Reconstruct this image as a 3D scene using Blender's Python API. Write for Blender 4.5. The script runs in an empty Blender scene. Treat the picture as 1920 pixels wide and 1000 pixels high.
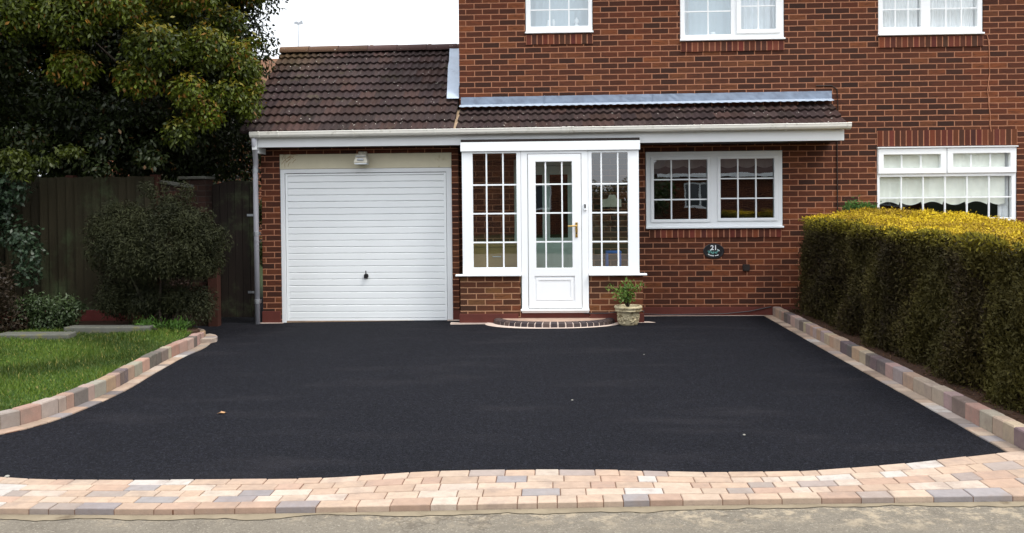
import bpy, bmesh, math, random
import numpy as np
from mathutils import Vector, Matrix
R = math.radians
random.seed(7); rng = np.random.default_rng(7)
scene = bpy.context.scene
COL = scene.collection

# ------------------------------------------------------------ camera
F = 1650.0
YAW = math.atan(74 / F); PITCH = R(1.0); ROLL = -0.0095
cd = bpy.data.cameras.new('camera'); cam = bpy.data.objects.new('camera', cd); COL.objects.link(cam)
cd.sensor_fit = 'HORIZONTAL'; cd.sensor_width = 36; cd.lens = F / 1920 * 36
cd.shift_y = -0.0526; cd.clip_start = 0.1; cd.clip_end = 2000
cam.location = (0, -11.8, 1.6)
cam.rotation_euler = (Matrix.Rotation(YAW, 3, 'Z') @ Matrix.Rotation(math.pi / 2 - PITCH, 3, 'X') @ Matrix.Rotation(ROLL, 3, 'Z')).to_euler()
scene.camera = cam

# ------------------------------------------------------------ sky, sun, exposure
SUN_EL, SUN_AZ = 58.0, 120.0      # azimuth measured clockwise from +Y (behind the house)
w = bpy.data.worlds.new('World'); scene.world = w; w.use_nodes = True
nt = w.node_tree; nt.nodes.clear()
sky = nt.nodes.new('ShaderNodeTexSky'); sky.sky_type = 'NISHITA'; sky.sun_disc = False
sky.sun_elevation = R(SUN_EL); sky.sun_rotation = R(SUN_AZ); sky.air_density = 1.2; sky.dust_density = 4.0
mx = nt.nodes.new('ShaderNodeMix'); mx.data_type = 'RGBA'; mx.inputs[0].default_value = 0.88
# overcast cloud layer, brightest overhead
tc = nt.nodes.new('ShaderNodeTexCoord'); sp = nt.nodes.new('ShaderNodeSeparateXYZ'); nt.links.new(tc.outputs['Generated'], sp.inputs[0])
mr = nt.nodes.new('ShaderNodeMapRange'); nt.links.new(sp.outputs[2], mr.inputs[0]); mr.inputs[1].default_value = 0; mr.inputs[2].default_value = 1; mr.inputs[3].default_value = 6.2; mr.inputs[4].default_value = 17.0
cl_ = nt.nodes.new('ShaderNodeVectorMath'); cl_.operation = 'SCALE'; cl_.inputs[0].default_value = (.96, .99, 1.04); nt.links.new(mr.outputs[0], cl_.inputs['Scale']); nt.links.new(cl_.outputs[0], mx.inputs[7])
bg = nt.nodes.new('ShaderNodeBackground'); bg.inputs[1].default_value = 0.1
out = nt.nodes.new('ShaderNodeOutputWorld')
nt.links.new(sky.outputs[0], mx.inputs[6]); nt.links.new(mx.outputs[2], bg.inputs[0]); nt.links.new(bg.outputs[0], out.inputs[0])
sl = bpy.data.lights.new('sun', 'SUN'); sl.energy = 1.3; sl.angle = R(14); sl.color = (1.0, 0.95, 0.87)
so = bpy.data.objects.new('sun', sl); COL.objects.link(so)
d = Vector((math.sin(R(SUN_AZ)) * math.cos(R(SUN_EL)), math.cos(R(SUN_AZ)) * math.cos(R(SUN_EL)), math.sin(R(SUN_EL))))
so.rotation_euler = d.to_track_quat('Z', 'Y').to_euler(); so.location = (20, -20, 30)
scene.view_settings.view_transform = 'Standard'; scene.view_settings.look = 'None'
scene.view_settings.exposure = 0.95; scene.view_settings.gamma = 1.0
scene.view_settings.use_curve_mapping = False

# ------------------------------------------------------------ helpers
def tag(o, label=None, cat=None, group=None, kind=None):
    if label: o['label'] = label
    if cat: o['category'] = cat
    if group: o['group'] = group
    if kind: o['kind'] = kind
    return o

def thing(name, loc, label, cat, group=None):
    o = bpy.data.objects.new(name, None); o.location = loc; o.empty_display_size = 0.2
    COL.objects.link(o); tag(o, label, cat, group); return o

def wloc(o):
    v = Vector((0, 0, 0))
    while o: v += o.location; o = o.parent
    return v

class MB:
    """collects polygons in world coordinates; build() links them as one mesh object"""
    def __init__(s): s.v = []; s.f = []; s.c = []
    def poly(s, pts, col=None):
        n = len(s.v); s.v += [tuple(p) for p in pts]; s.f.append(tuple(range(n, n + len(pts)))); s.c.append(col)
    def verts_faces(s, vs, fs, col=None):
        n = len(s.v); s.v += [tuple(p) for p in vs]
        for f in fs: s.f.append(tuple(i + n for i in f)); s.c.append(col)
    def box(s, x0, x1, y0, y1, z0, z1, col=None):
        vs = [(x0, y0, z0), (x1, y0, z0), (x1, y1, z0), (x0, y1, z0), (x0, y0, z1), (x1, y0, z1), (x1, y1, z1), (x0, y1, z1)]
        s.verts_faces(vs, [(0, 3, 2, 1), (4, 5, 6, 7), (0, 1, 5, 4), (1, 2, 6, 5), (2, 3, 7, 6), (3, 0, 4, 7)], col)
    def prism(s, pts, z0, z1, col=None):
        """pts: ccw (x,y)"""
        n = len(pts); vs = [(x, y, z0) for x, y in pts] + [(x, y, z1) for x, y in pts]
        fs = [tuple(range(n))[::-1], tuple(range(n, 2 * n))] + [(i, (i + 1) % n, n + (i + 1) % n, n + i) for i in range(n)]
        s.verts_faces(vs, fs, col)
    def block(s, q, z0, z1, ch, col=None):
        """four ccw corners, top edges chamfered"""
        cx = sum(p[0] for p in q) / 4; cy = sum(p[1] for p in q) / 4
        def ins(p):
            dx, dy = cx - p[0], cy - p[1]; l = math.hypot(dx, dy) or 1
            k = min(ch * 1.4 / l, .4); return (p[0] + dx * k, p[1] + dy * k)
        qi = [ins(p) for p in q]
        vs = [(x, y, z0) for x, y in q] + [(x, y, z1 - ch) for x, y in q] + [(x, y, z1) for x, y in qi]
        fs = [(8, 9, 10, 11)]
        for i in range(4):
            j = (i + 1) % 4; fs += [(i, j, 4 + j, 4 + i), (4 + i, 4 + j, 8 + j, 8 + i)]
        s.verts_faces(vs, fs, col)
    def tube(s, pts, r, n=10, col=None, caps=True):
        pts = [Vector(p) for p in pts]; rs = r if isinstance(r, (list, tuple)) else [r] * len(pts)
        rings = []
        for i, p in enumerate(pts):
            a = pts[max(i - 1, 0)]; b = pts[min(i + 1, len(pts) - 1)]; t = (b - a).normalized()
            u = t.cross(Vector((0, 0, 1)));
            if u.length < .05: u = t.cross(Vector((0, 1, 0)))
            u.normalize(); v = t.cross(u)
            rings.append([p + rs[i] * (math.cos(2 * math.pi * k / n) * u + math.sin(2 * math.pi * k / n) * v) for k in range(n)])
        vs = [q for g in rings for q in g]; fs = []
        for i in range(len(pts) - 1):
            for k in range(n):
                k2 = (k + 1) % n; fs.append((i * n + k, (i + 1) * n + k, (i + 1) * n + k2, i * n + k2))
        if caps: fs += [tuple(range(n)), tuple(range((len(pts) - 1) * n, len(pts) * n))[::-1]]
        s.verts_faces(vs, fs, col)
    def lathe(s, prof, c, n=24, col=None):
        vs = []; fs = []
        for r, z in prof:
            for k in range(n):
                a = 2 * math.pi * k / n; vs.append((c[0] + r * math.cos(a), c[1] + r * math.sin(a), c[2] + z))
        for i in range(len(prof) - 1):
            for k in range(n):
                k2 = (k + 1) % n; fs.append((i * n + k, i * n + k2, (i + 1) * n + k2, (i + 1) * n + k))
        s.verts_faces(vs, fs, col)
    def plate(s, x0, x1, z0, z1, y0, y1, holes=()):
        """upright slab in the XZ plane with rectangular holes (x0,x1,z0,z1), reveals included"""
        xs = sorted({x0, x1, *[h[0] for h in holes], *[h[1] for h in holes]}); xs = [x for x in xs if x0 <= x <= x1]
        zs = sorted({z0, z1, *[h[2] for h in holes], *[h[3] for h in holes]}); zs = [z for z in zs if z0 <= z <= z1]
        def solid(i, j):
            if i < 0 or j < 0 or i >= len(xs) - 1 or j >= len(zs) - 1: return False
            cx = (xs[i] + xs[i + 1]) / 2; cz = (zs[j] + zs[j + 1]) / 2
            return not any(h[0] < cx < h[1] and h[2] < cz < h[3] for h in holes)
        for i in range(len(xs) - 1):
            for j in range(len(zs) - 1):
                if not solid(i, j): continue
                a, b, c, e = xs[i], xs[i + 1], zs[j], zs[j + 1]
                s.poly([(a, y0, c), (b, y0, c), (b, y0, e), (a, y0, e)]); s.poly([(a, y1, c), (a, y1, e), (b, y1, e), (b, y1, c)])
                if not solid(i - 1, j): s.poly([(a, y0, c), (a, y0, e), (a, y1, e), (a, y1, c)])
                if not solid(i + 1, j): s.poly([(b, y0, c), (b, y1, c), (b, y1, e), (b, y0, e)])
                if not solid(i, j - 1): s.poly([(a, y0, c), (a, y1, c), (b, y1, c), (b, y0, c)])
                if not solid(i, j + 1): s.poly([(a, y0, e), (b, y0, e), (b, y1, e), (a, y1, e)])
    def build(s, name, mat, parent=None, origin=None, smooth=False, bevel=0, merge=False):
        me = bpy.data.meshes.new(name)
        o0 = Vector(origin) if origin is not None else (wloc(parent) if parent else Vector((0, 0, 0)))
        me.from_pydata([(x - o0.x, y - o0.y, z - o0.z) for x, y, z in s.v], [], s.f)
        if any(c is not None for c in s.c):
            at = me.color_attributes.new('Col', 'BYTE_COLOR', 'CORNER')
            arr = []
            for f, c in zip(s.f, s.c):
                c = c or (1, 1, 1); arr += [c[0], c[1], c[2], 1.0] * len(f)
            at.data.foreach_set('color', arr)
        if merge or bevel:
            b = bmesh.new(); b.from_mesh(me); bmesh.ops.remove_doubles(b, verts=b.verts, dist=1e-5)
            bmesh.ops.recalc_face_normals(b, faces=b.faces); b.to_mesh(me); b.free()
        me.materials.append(mat)
        if smooth: me.polygons.foreach_set('use_smooth', [True] * len(me.polygons))
        o = bpy.data.objects.new(name, me); COL.objects.link(o)
        if parent: o.parent = parent
        else: o.location = o0
        if bevel:
            m = o.modifiers.new('bevel', 'BEVEL'); m.width = bevel; m.segments = 2; m.limit_method = 'ANGLE'; m.angle_limit = R(40)
        me.update(); return o

# ------------------------------------------------------------ materials
class NT:
    def __init__(s, name):
        s.m = bpy.data.materials.new(name); s.m.use_nodes = True; s.t = s.m.node_tree; s.t.nodes.clear()
        s.out = s.t.nodes.new('ShaderNodeOutputMaterial')
    def n(s, typ, **kw):
        nd = s.t.nodes.new('ShaderNode' + typ)
        for k, v in kw.items(): setattr(nd, k, v)
        return nd
    def l(s, a, b): s.t.links.new(a, b)
    def val(s, inp, v):
        if hasattr(v, 'default_value') or hasattr(v, 'is_linked'): s.l(v, inp)
        else: inp.default_value = v
    def math(s, op, a, b=0.0, c=None):
        nd = s.n('Math', operation=op); s.val(nd.inputs[0], a); s.val(nd.inputs[1], b)
        if c is not None: s.val(nd.inputs[2], c)
        return nd.outputs[0]
    def mix(s, fac, a, b, blend='MIX'):
        nd = s.n('Mix', data_type='RGBA', blend_type=blend); s.val(nd.inputs[0], fac)
        for i, v in ((6, a), (7, b)):
            if isinstance(v, (tuple, list)): nd.inputs[i].default_value = (*v[:3], 1)
            else: s.l(v, nd.inputs[i])
        return nd.outputs[2]
    def noise(s, scale, detail=4, rough=.55, vec=None, out=0):
        nd = s.n('TexNoise'); nd.inputs['Scale'].default_value = scale; nd.inputs['Detail'].default_value = detail; nd.inputs['Roughness'].default_value = rough
        s.l(vec if vec is not None else s.pos(), nd.inputs['Vector']); return nd.outputs[out]
    def pos(s):
        if not hasattr(s, '_p'): s._p = s.n('NewGeometry').outputs['Position']
        return s._p
    def ramp(s, fac, stops, interp='LINEAR'):
        nd = s.n('ValToRGB'); cr = nd.color_ramp; cr.interpolation = interp
        while len(cr.elements) < len(stops): cr.elements.new(.5)
        for e, (p, c) in zip(cr.elements, stops): e.position = p; e.color = (*c, 1) if len(c) == 3 else c
        s.l(fac, nd.inputs[0]); return nd.outputs[0]
    def sstep(s, x, a, b):
        nd = s.n('MapRange', interpolation_type='SMOOTHSTEP'); s.l(x, nd.inputs[0]); nd.inputs[1].default_value = a; nd.inputs[2].default_value = b
        return nd.outputs[0]
    def pbr(s, col, rough=.7, bump=None, bstr=.3, bdist=.01, spec=.5, metal=0.0, extra=None):
        p = s.n('BsdfPrincipled')
        if isinstance(col, (tuple, list)): p.inputs['Base Color'].default_value = (*col[:3], 1)
        else: s.l(col, p.inputs['Base Color'])
        s.val(p.inputs['Roughness'], rough); p.inputs['Specular IOR Level'].default_value = spec; p.inputs['Metallic'].default_value = metal
        if bump is not None:
            b = s.n('Bump'); b.inputs['Strength'].default_value = bstr; b.inputs['Distance'].default_value = bdist
            s.l(bump, b.inputs['Height']); s.l(b.outputs[0], p.inputs['Normal'])
        s.l(p.outputs[0], s.out.inputs[0]); s.p = p; return s.m

def m_simple(name, col, rough=.6, var=.15, scale=6, bump=.15, bscale=60, spec=.4, metal=0.0, dirt=None, dscale=3, dth=(.55, .75)):
    s = NT(name); n = s.noise(scale, 5)
    a = tuple(c * (1 - var) for c in col); b = tuple(min(c * (1 + var), 1) for c in col)
    c = s.mix(n, a, b)
    if dirt: c = s.mix(s.sstep(s.noise(dscale, 6, .65), *dth), c, dirt)
    return s.pbr(c, rough, s.noise(bscale, 4), bump, .004, spec, metal)

def m_attr(name, rough=.8, var=.25, scale=40, bump=.4, bscale=150, spec=.3, stain=None):
    s = NT(name); a = s.n('VertexColor', layer_name='Col').outputs[0]
    n = s.noise(scale, 5, .7); c = s.mix(n, (1 - var,) * 3, (1 + var,) * 3); c = s.mix(1.0, a, c, 'MULTIPLY')
    if stain: c = s.mix(s.math('MULTIPLY', s.sstep(s.noise(5, 6, .75), .46, .70), .6), c, stain); c = s.mix(s.math('MULTIPLY', s.sstep(s.noise(85, 3, .7), .55, .72), .35), c, stain)
    return s.pbr(c, rough, s.noise(bscale, 5, .7), bump, .004, spec)

def m_brick(name, dark=(.034, .0125, .0078), mid=(.083, .0232, .0104), hot=(.175, .055, .02), mortar=(.38, .17, .095), z_off=0.0, stain=.35):
    s = NT(name); sx = s.n('SeparateXYZ'); s.l(s.pos(), sx.inputs[0]); X, Y, Z = sx.outputs
    # slight wobble of the joints
    wob = s.math('MULTIPLY', s.math('SUBTRACT', s.noise(7, 3), .5), .010)
    u = s.math('DIVIDE', s.math('ADD', s.math('ADD', X, Y), wob), .225)
    v = s.math('DIVIDE', s.math('ADD', s.math('ADD', Z, z_off), s.math('MULTIPLY', wob, .7)), .075)
    row = s.math('FLOOR', v); par = s.math('MULTIPLY', s.math('MODULO', s.math('ADD', row, 100), 2), .5)
    u2 = s.math('ADD', u, par); colm = s.math('FLOOR', u2)
    fu = s.math('FRACT', u2); fv = s.math('FRACT', v)
    du = s.math('MULTIPLY', s.math('SUBTRACT', .5, s.math('ABSOLUTE', s.math('SUBTRACT', fu, .5))), .225)
    dv = s.math('MULTIPLY', s.math('SUBTRACT', .5, s.math('ABSOLUTE', s.math('SUBTRACT', fv, .5))), .075)
    dm = s.math('MINIMUM', du, dv)
    dm = s.math('ADD', dm, s.math('MULTIPLY', s.math('SUBTRACT', s.noise(60, 3), .5), .004))
    br = s.sstep(dm, .0045, .0072)
    cv = s.n('CombineXYZ'); s.l(colm, cv.inputs[0]); s.l(row, cv.inputs[1])
    wn = s.n('TexWhiteNoise', noise_dimensions='2D'); s.l(cv.outputs[0], wn.inputs['Vector'])
    base = s.ramp(wn.outputs[0], [(0, dark), (.22, tuple((a + b) / 2 for a, b in zip(dark, mid))), (.45, mid), (.80, tuple(m * 1.22 for m in mid)), (1, hot)])
    # within-brick streaks
    mp = s.n('Mapping'); mp.inputs['Scale'].default_value = (9, 9, 45); s.l(s.pos(), mp.inputs[0])
    st = s.noise(1.0, 5, .7, mp.outputs[0]); base = s.mix(s.sstep(st, .42, .7), base, s.mix(.7, base, dark)); pa_ = s.sstep(s.noise(.55, 3, .5), .4, .65); base = s.mix(pa_, s.mix(1.0, base, (.80, .88, .95), 'MULTIPLY'), s.mix(1.0, base, (1.18, 1.1, 1.0), 'MULTIPLY'))
    base = s.mix(s.sstep(s.noise(90, 3), .62, .8), base, hot)
    mo = s.mix(s.noise(25, 4), tuple(m * .7 for m in mortar), tuple(m * 1.15 for m in mortar))
    c = s.mix(br, mo, base)
    # large weather stains
    c = s.mix(s.math('MULTIPLY', s.sstep(s.noise(1.1, 5, .65), .5, .8), stain), c, s.mix(.75, c, (.03, .016, .012)))
    h = s.math('ADD', s.math('MULTIPLY', br, 1.0), s.math('MULTIPLY', s.noise(120, 4), .25))
    return s.pbr(c, .85, h, .7, .006, .25)

def m_wood(name, a, b, rough=.85, vert=True, attr=False):
    s = NT(name); mp = s.n('Mapping'); mp.inputs['Scale'].default_value = (30, 30, 2) if vert else (2, 30, 30); s.l(s.pos(), mp.inputs[0])
    n = s.noise(1.0, 6, .7, mp.outputs[0]); c = s.mix(n, a, b)
    if attr: c = s.mix(1.0, c, s.n('VertexColor', layer_name='Col').outputs[0], 'MULTIPLY')
    c = s.mix(s.sstep(s.noise(2.2, 5, .7), .5, .75), c, (.05, .065, .03))
    return s.pbr(c, rough, n, .5, .004, .2)

def m_glass(name, ior=1.75, tint=(.86, .93, .92)):
    s = NT(name); fr = s.n('Fresnel'); bf = s.n('NewGeometry').outputs['Backfacing']; s.l(s.math('ADD', s.math('MULTIPLY', bf, 1 / ior - ior), ior), fr.inputs[0])
    tr = s.n('BsdfTransparent'); tr.inputs[0].default_value = (*tint, 1)
    gl = s.n('BsdfGlossy'); gl.inputs['Roughness'].default_value = 0.0; gl.inputs[0].default_value = (.95, .98, 1, 1)
    b = s.n('Bump'); b.inputs['Strength'].default_value = .12; b.inputs['Distance'].default_value = .003; s.l(s.noise(3, 2), b.inputs['Height']); s.l(b.outputs[0], gl.inputs['Normal'])
    mxs = s.n('MixShader'); s.l(fr.outputs[0], mxs.inputs[0]); s.l(tr.outputs[0], mxs.inputs[1]); s.l(gl.outputs[0], mxs.inputs[2])
    s.l(mxs.outputs[0], s.out.inputs[0]); return s.m

def m_leaf(name, trans=.3, rough=.5, spec=.35):
    s = NT(name); a = s.n('VertexColor', layer_name='Col').outputs[0]
    p = s.n('BsdfPrincipled'); s.l(a, p.inputs['Base Color']); p.inputs['Roughness'].default_value = rough; p.inputs['Specular IOR Level'].default_value = spec
    t = s.n('BsdfTranslucent'); s.l(s.mix(.5, a, (.25, .3, .02)), t.inputs[0]) if False else s.l(a, t.inputs[0])
    mxs = s.n('MixShader'); mxs.inputs[0].default_value = trans; s.l(p.outputs[0], mxs.inputs[1]); s.l(t.outputs[0], mxs.inputs[2]); s.l(mxs.outputs[0], s.out.inputs[0]); return s.m

def m_tarmac():
    s = NT('fresh black tarmac'); n1 = s.noise(1.1, 5, .6); n2 = s.noise(190, 3, .8); n3 = s.noise(55, 3, .7)
    c = s.mix(n1, (.0048, .0052, .0083), (.0088, .0092, .0132)); c = s.mix(s.sstep(n2, .56, .75), c, (.05, .052, .062)); c = s.mix(s.math('MULTIPLY', s.sstep(s.noise(34, 4, .85), .5, .7), .55), c, (.030, .031, .037)); c = s.mix(s.math('MULTIPLY', s.sstep(s.noise(41, 3, .8), .55, .7), .7), c, (.004, .004, .006))
    c = s.mix(s.math('MULTIPLY', s.sstep(n3, .6, .8), .5), c, (.03, .031, .038))
    vo = s.n('TexVoronoi'); vo.inputs['Scale'].default_value = 115; s.l(s.pos(), vo.inputs['Vector']); vs = s.n('SeparateColor'); s.l(vo.outputs['Color'], vs.inputs[0]); k_ = s.math('ADD', .46, s.math('MULTIPLY', s.math('POWER', vs.outputs[0], 2.0), 1.35)); ck = s.n('CombineColor'); [s.l(k_, ck.inputs[i]) for i in range(3)]; c = s.mix(1.0, c, ck.outputs[0], 'MULTIPLY')
    mp = s.n('Mapping'); mp.inputs['Scale'].default_value = (.5, 1.6, 1); mp.inputs['Rotation'].default_value = (0, 0, .9); s.l(s.pos(), mp.inputs[0])
    c = s.mix(s.math('MULTIPLY', s.sstep(s.noise(1.6, 4, .6, mp.outputs[0]), .5, .75), .35), c, (.028, .026, .03))
    return s.pbr(c, .95, s.math('ADD', n2, s.math('ADD', n3, vs.outputs[0])), .9, .007, .12)

def m_road():
    s = NT('worn concrete road'); n1 = s.noise(1.3, 6, .65); n2 = s.noise(90, 4, .75); n3 = s.noise(7, 5, .7)
    c = s.mix(n1, (.125, .108, .083), (.175, .152, .12)); c = s.mix(s.math('MULTIPLY', s.sstep(n3, .45, .75), .5), c, (.085, .072, .056))
    c = s.mix(s.sstep(n2, .54, .66), c, (.27, .24, .19)); c = s.mix(s.sstep(s.noise(75, 3, .8), .58, .68), c, (.06, .05, .04))
    # spilt jointing sand, densest by the paving
    sx = s.n('SeparateXYZ'); s.l(s.pos(), sx.inputs[0])
    near = s.sstep(s.math('ADD', sx.outputs[1], s.math('MULTIPLY', s.noise(2.5, 4), .35)), -7.38, -7.1)
    c = s.mix(s.math('MULTIPLY', near, s.math('MULTIPLY', s.sstep(s.noise(11, 6, .8), .47, .62), .7)), c, (.36, .295, .205))
    vo = s.n('TexVoronoi', feature='DISTANCE_TO_EDGE'); vo.inputs['Scale'].default_value = .9
    wv = s.n('VectorMath', operation='ADD'); s.l(s.pos(), wv.inputs[0]); s.l(s.noise(3, 4, .6, out=1), wv.inputs[1]); s.l(wv.outputs[0], vo.inputs['Vector'])
    cr = s.math('SUBTRACT', 1, s.sstep(vo.outputs['Distance'], .003, .02)); cr = s.math('MULTIPLY', cr, s.math('MULTIPLY', s.sstep(s.noise(.8, 2), .5, .6), .45))
    c = s.mix(cr, c, (.07, .055, .04))
    return s.pbr(c, .9, s.math('ADD', n2, n3), .7, .008, .25)

def m_tile():
    s = NT('weathered concrete roof tile'); a = s.n('VertexColor', layer_name='Col').outputs[0]
    n = s.noise(30, 5, .7); c = s.mix(1.0, a, s.mix(n, (.6,) * 3, (1.35,) * 3), 'MULTIPLY')
    c = s.mix(s.math('MULTIPLY', s.sstep(s.noise(3.2, 6, .75), .56, .74), .6), c, (.075, .07, .03))       # moss
    c = s.mix(s.sstep(s.noise(24, 2, .5), .715, .75), c, (.5, .47, .42))                                 # lichen spots
    return s.pbr(c, .9, s.noise(110, 5, .7), .6, .005, .2)

M = {}
M['brick'] = m_brick('red brown facing brick', stain=.45)
M['brick_porch'] = m_brick('brown porch brick', dark=(.05, .02, .011), mid=(.115, .036, .016), hot=(.18, .08, .028), mortar=(.42, .23, .13), z_off=.0, stain=.3)
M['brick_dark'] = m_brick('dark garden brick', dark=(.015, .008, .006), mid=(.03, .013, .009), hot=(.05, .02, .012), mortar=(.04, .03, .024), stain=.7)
M['soldier'] = m_attr('brick on edge', .85, .3, 30, .6, 120, .25)
M['mortar'] = m_simple('pink mortar', (.40, .18, .105), .95, .25, 20, .3, 120, .1)
M['plinth'] = m_simple('red rendered plinth', (.10, .025, .018), .8, .3, 5, .3, 60, .3, dirt=(.09, .035, .025), dscale=4)
M['upvc'] = m_simple('white window plastic', (.87, .89, .90), .3, .03, 3, .02, 30, .5)
M['upvc_old'] = m_simple('weathered white plastic', (.74, .76, .77), .4, .06, 4, .05, 40, .45, dirt=(.42, .43, .38), dscale=5, dth=(.62, .85))
M['gutter'] = m_simple('dirty white gutter', (.70, .68, .62), .42, .08, 6, .1, 40, .4, dirt=(.36, .34, .27), dscale=10, dth=(.56, .8))
M['garage'] = m_simple('white painted steel', (.84, .865, .87), .38, .05, 2, .04, 25, .45, dirt=(.60, .57, .48), dscale=2.5, dth=(.64, .95))
M['cream'] = m_simple('cream painted lintel', (.62, .57, .42), .7, .08, 8, .25, 60, .3, dirt=(.42, .34, .2), dscale=6, dth=(.62, .8))
M['lamp_plastic'] = m_simple('aged cream plastic', (.58, .55, .46), .5, .08, 12, .05, 50, .4)
M['lead'] = m_simple('blue grey lead', (.20, .245, .32), .5, .3, 9, .35, 30, .5, metal=.25, dirt=(.16, .19, .25), dscale=5, dth=(.5, .68))
M['lead_pale'] = m_simple('pale oxidised lead', (.36, .42, .50), .55, .15, 9, .3, 30, .5, metal=.1, dirt=(.27, .31, .38), dscale=8, dth=(.55, .75))
M['tile'] = m_tile()
M['glass'] = m_glass('clear double glazing', 2.5, (.70, .80, .80))
M['glass_clear'] = m_glass('clear window pane', 1.6, (.96, .97, .96)); M['glass_up'] = m_glass('sky reflecting upstairs glazing', 2.6, (.92, .96, .97))
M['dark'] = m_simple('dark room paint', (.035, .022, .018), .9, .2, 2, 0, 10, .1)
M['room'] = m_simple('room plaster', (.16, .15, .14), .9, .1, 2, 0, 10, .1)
M['net'] = m_simple('white net curtain', (.80, .83, .85), .9, .04, 3, .3, 20, .1)
M['blind'] = m_simple('cream scalloped blind', (.80, .83, .76), .9, .12, 7, .3, 40, .1)
M['black'] = m_simple('black plastic', (.01, .01, .012), .3, .1, 5, .05, 40, .5)
M['soot'] = m_simple('dark brown joinery', (.02, .014, .012), .6, .3, 5, .2, 40, .3)
M['gold'] = m_simple('polished brass', (.75, .48, .14), .22, .08, 9, .02, 40, .5, metal=1.0)
M['tarmac'] = m_tarmac(); M['tarmac'].node_tree.nodes['Principled BSDF'].inputs['Specular IOR Level'].default_value = .12; M['road'] = m_road()
M['paver'] = m_attr('tumbled concrete block', .85, .30, 16, .6, 120, .2, stain=(.22, .17, .14))
M['sand'] = m_simple('jointing sand', (.30, .215, .14), .95, .4, 14, .5, 200, .1)
M['haunch'] = m_simple('trodden sandy mortar', (.20, .165, .115), .95, .4, 9, .5, 120, .1, dirt=(.10, .075, .05), dscale=5); M['joint'] = m_simple('dark joint filling', (.13, .065, .04), .95, .3, 30, .5, 200, .1)
M['soil'] = m_simple('dark garden soil', (.055, .032, .022), .95, .5, 14, 1.0, 45, .1, dirt=(.10, .05, .03), dscale=20)
M['turf'] = m_simple('turf under grass', (.03, .055, .012), .95, .3, 8, .6, 60, .1)
M['verge'] = m_simple('far grass', (.02, .03, .010), .95, .3, 1.5, .6, 60, .1)
M['fence'] = m_wood('weathered fence board', (.013, .011, .006), (.045, .037, .02), attr=True); M['fencerail'] = m_wood('weathered fence rail', (.03, .024, .014), (.08, .065, .038))
M['gatewood'] = m_wood('dark stained gate board', (.008, .006, .005), (.022, .015, .011))
M['postwood'] = m_wood('red brown post', (.03, .011, .008), (.065, .024, .016))
M['gravelboard'] = m_simple('red gravel board', (.13, .032, .028), .9, .35, 6, .4, 60, .2, dirt=(.06, .03, .02), dscale=5)
M['slab'] = m_simple('mossy stone slab', (.10, .10, .085), .9, .25, 8, .5, 60, .2, dirt=(.14, .13, .05), dscale=6)
M['bark'] = m_wood('tree bark', (.012, .009, .007), (.038, .028, .02))
M['leaf'] = m_leaf('tree leaves', .35); M['conifer'] = m_leaf('conifer sprays', .12, .75, .2); M['glossyleaf'] = m_leaf('glossy evergreen leaves', .1, .45, .35)
M['grass'] = m_leaf('grass blades', .3, .55, .3)
M['pot'] = m_simple('buff moulded stone pot', (.42, .36, .23), .85, .25, 18, .8, 40, .25, dirt=(.16, .12, .06), dscale=22, dth=(.5, .65))
M['steptop'] = m_simple('pale step bedding', (.36, .25, .19), .9, .35, 12, .5, 60, .2, dirt=(.2, .12, .1), dscale=14)
M['charcoal'] = m_attr('charcoal block', .75, .3, 40, .6, 120, .3)
M['pale_mortar'] = m_simple('pale haunching mortar', (.52, .42, .36), .95, .15, 20, .5, 90, .1)
M['pine'] = m_simple('honey coloured wood', (.34, .20, .07), .6, .2, 6, .1, 40, .3)
M['blue'] = m_simple('blue plastic', (.01, .10, .42), .4, .1, 5, .02, 40, .5)
M['greenwhite'] = m_simple('off white inner door', (.62, .68, .60), .5, .05, 4, .05, 40, .4)
M['metal'] = m_simple('grey metal', (.4, .42, .44), .4, .1, 5, .02, 40, .5, metal=.8)
M['dryleaf'] = m_simple('dry leaf', (.42, .24, .12), .8, .3, 40, .2, 90, .2)
M['pebble'] = m_simple('small pale stone', (.26, .25, .22), .8, .2, 40, .2, 90, .2)
M['signwhite'] = m_simple('white enamel', (.85, .87, .88), .4, .02, 5, 0, 40, .5)
M['signteal'] = m_simple('teal enamel', (.12, .33, .30), .4, .3, 60, 0, 40, .5)
M['brickfar'] = m_brick('far house brick', stain=.2)
M['glaze_dark'] = m_simple('far window pane', (.05, .06, .07), .05, .1, 3, 0, 10, .8)

# ------------------------------------------------------------ ground sheets
def G(x, y): return .012 * min(x, 0) * max(0.0, min(1.0, (y + 7) / 5))
def sheet(name, x0, x1, y0, y1, z, mat, n=1, g=False):
    b = MB()
    xs = np.linspace(x0, x1, n + 1); ys = np.linspace(y0, y1, n + 1)
    vs = [(x, y, (z + G(x, y)) if g else z) for y in ys for x in xs]
    fs = [(j * (n + 1) + i, j * (n + 1) + i + 1, (j + 1) * (n + 1) + i + 1, (j + 1) * (n + 1) + i) for j in range(n) for i in range(n)]
    b.verts_faces(vs, fs); return tag(b.build(name, mat, origin=((x0 + x1) / 2, (y0 + y1) / 2, 0)), kind='structure')
sheet('ground', -400, 400, -400, 400, -.16, M['verge'])
sheet('road', -70, 70, -14.6, -7.0, -.028, M['road'])
sheet('driveway', -9.0, 3.0, -7.0, .3, 0.0, M['tarmac'], 40, True)
sheet('side_path', -4.9, -3.7, .3, 8, -.05, M['tarmac'])

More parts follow.
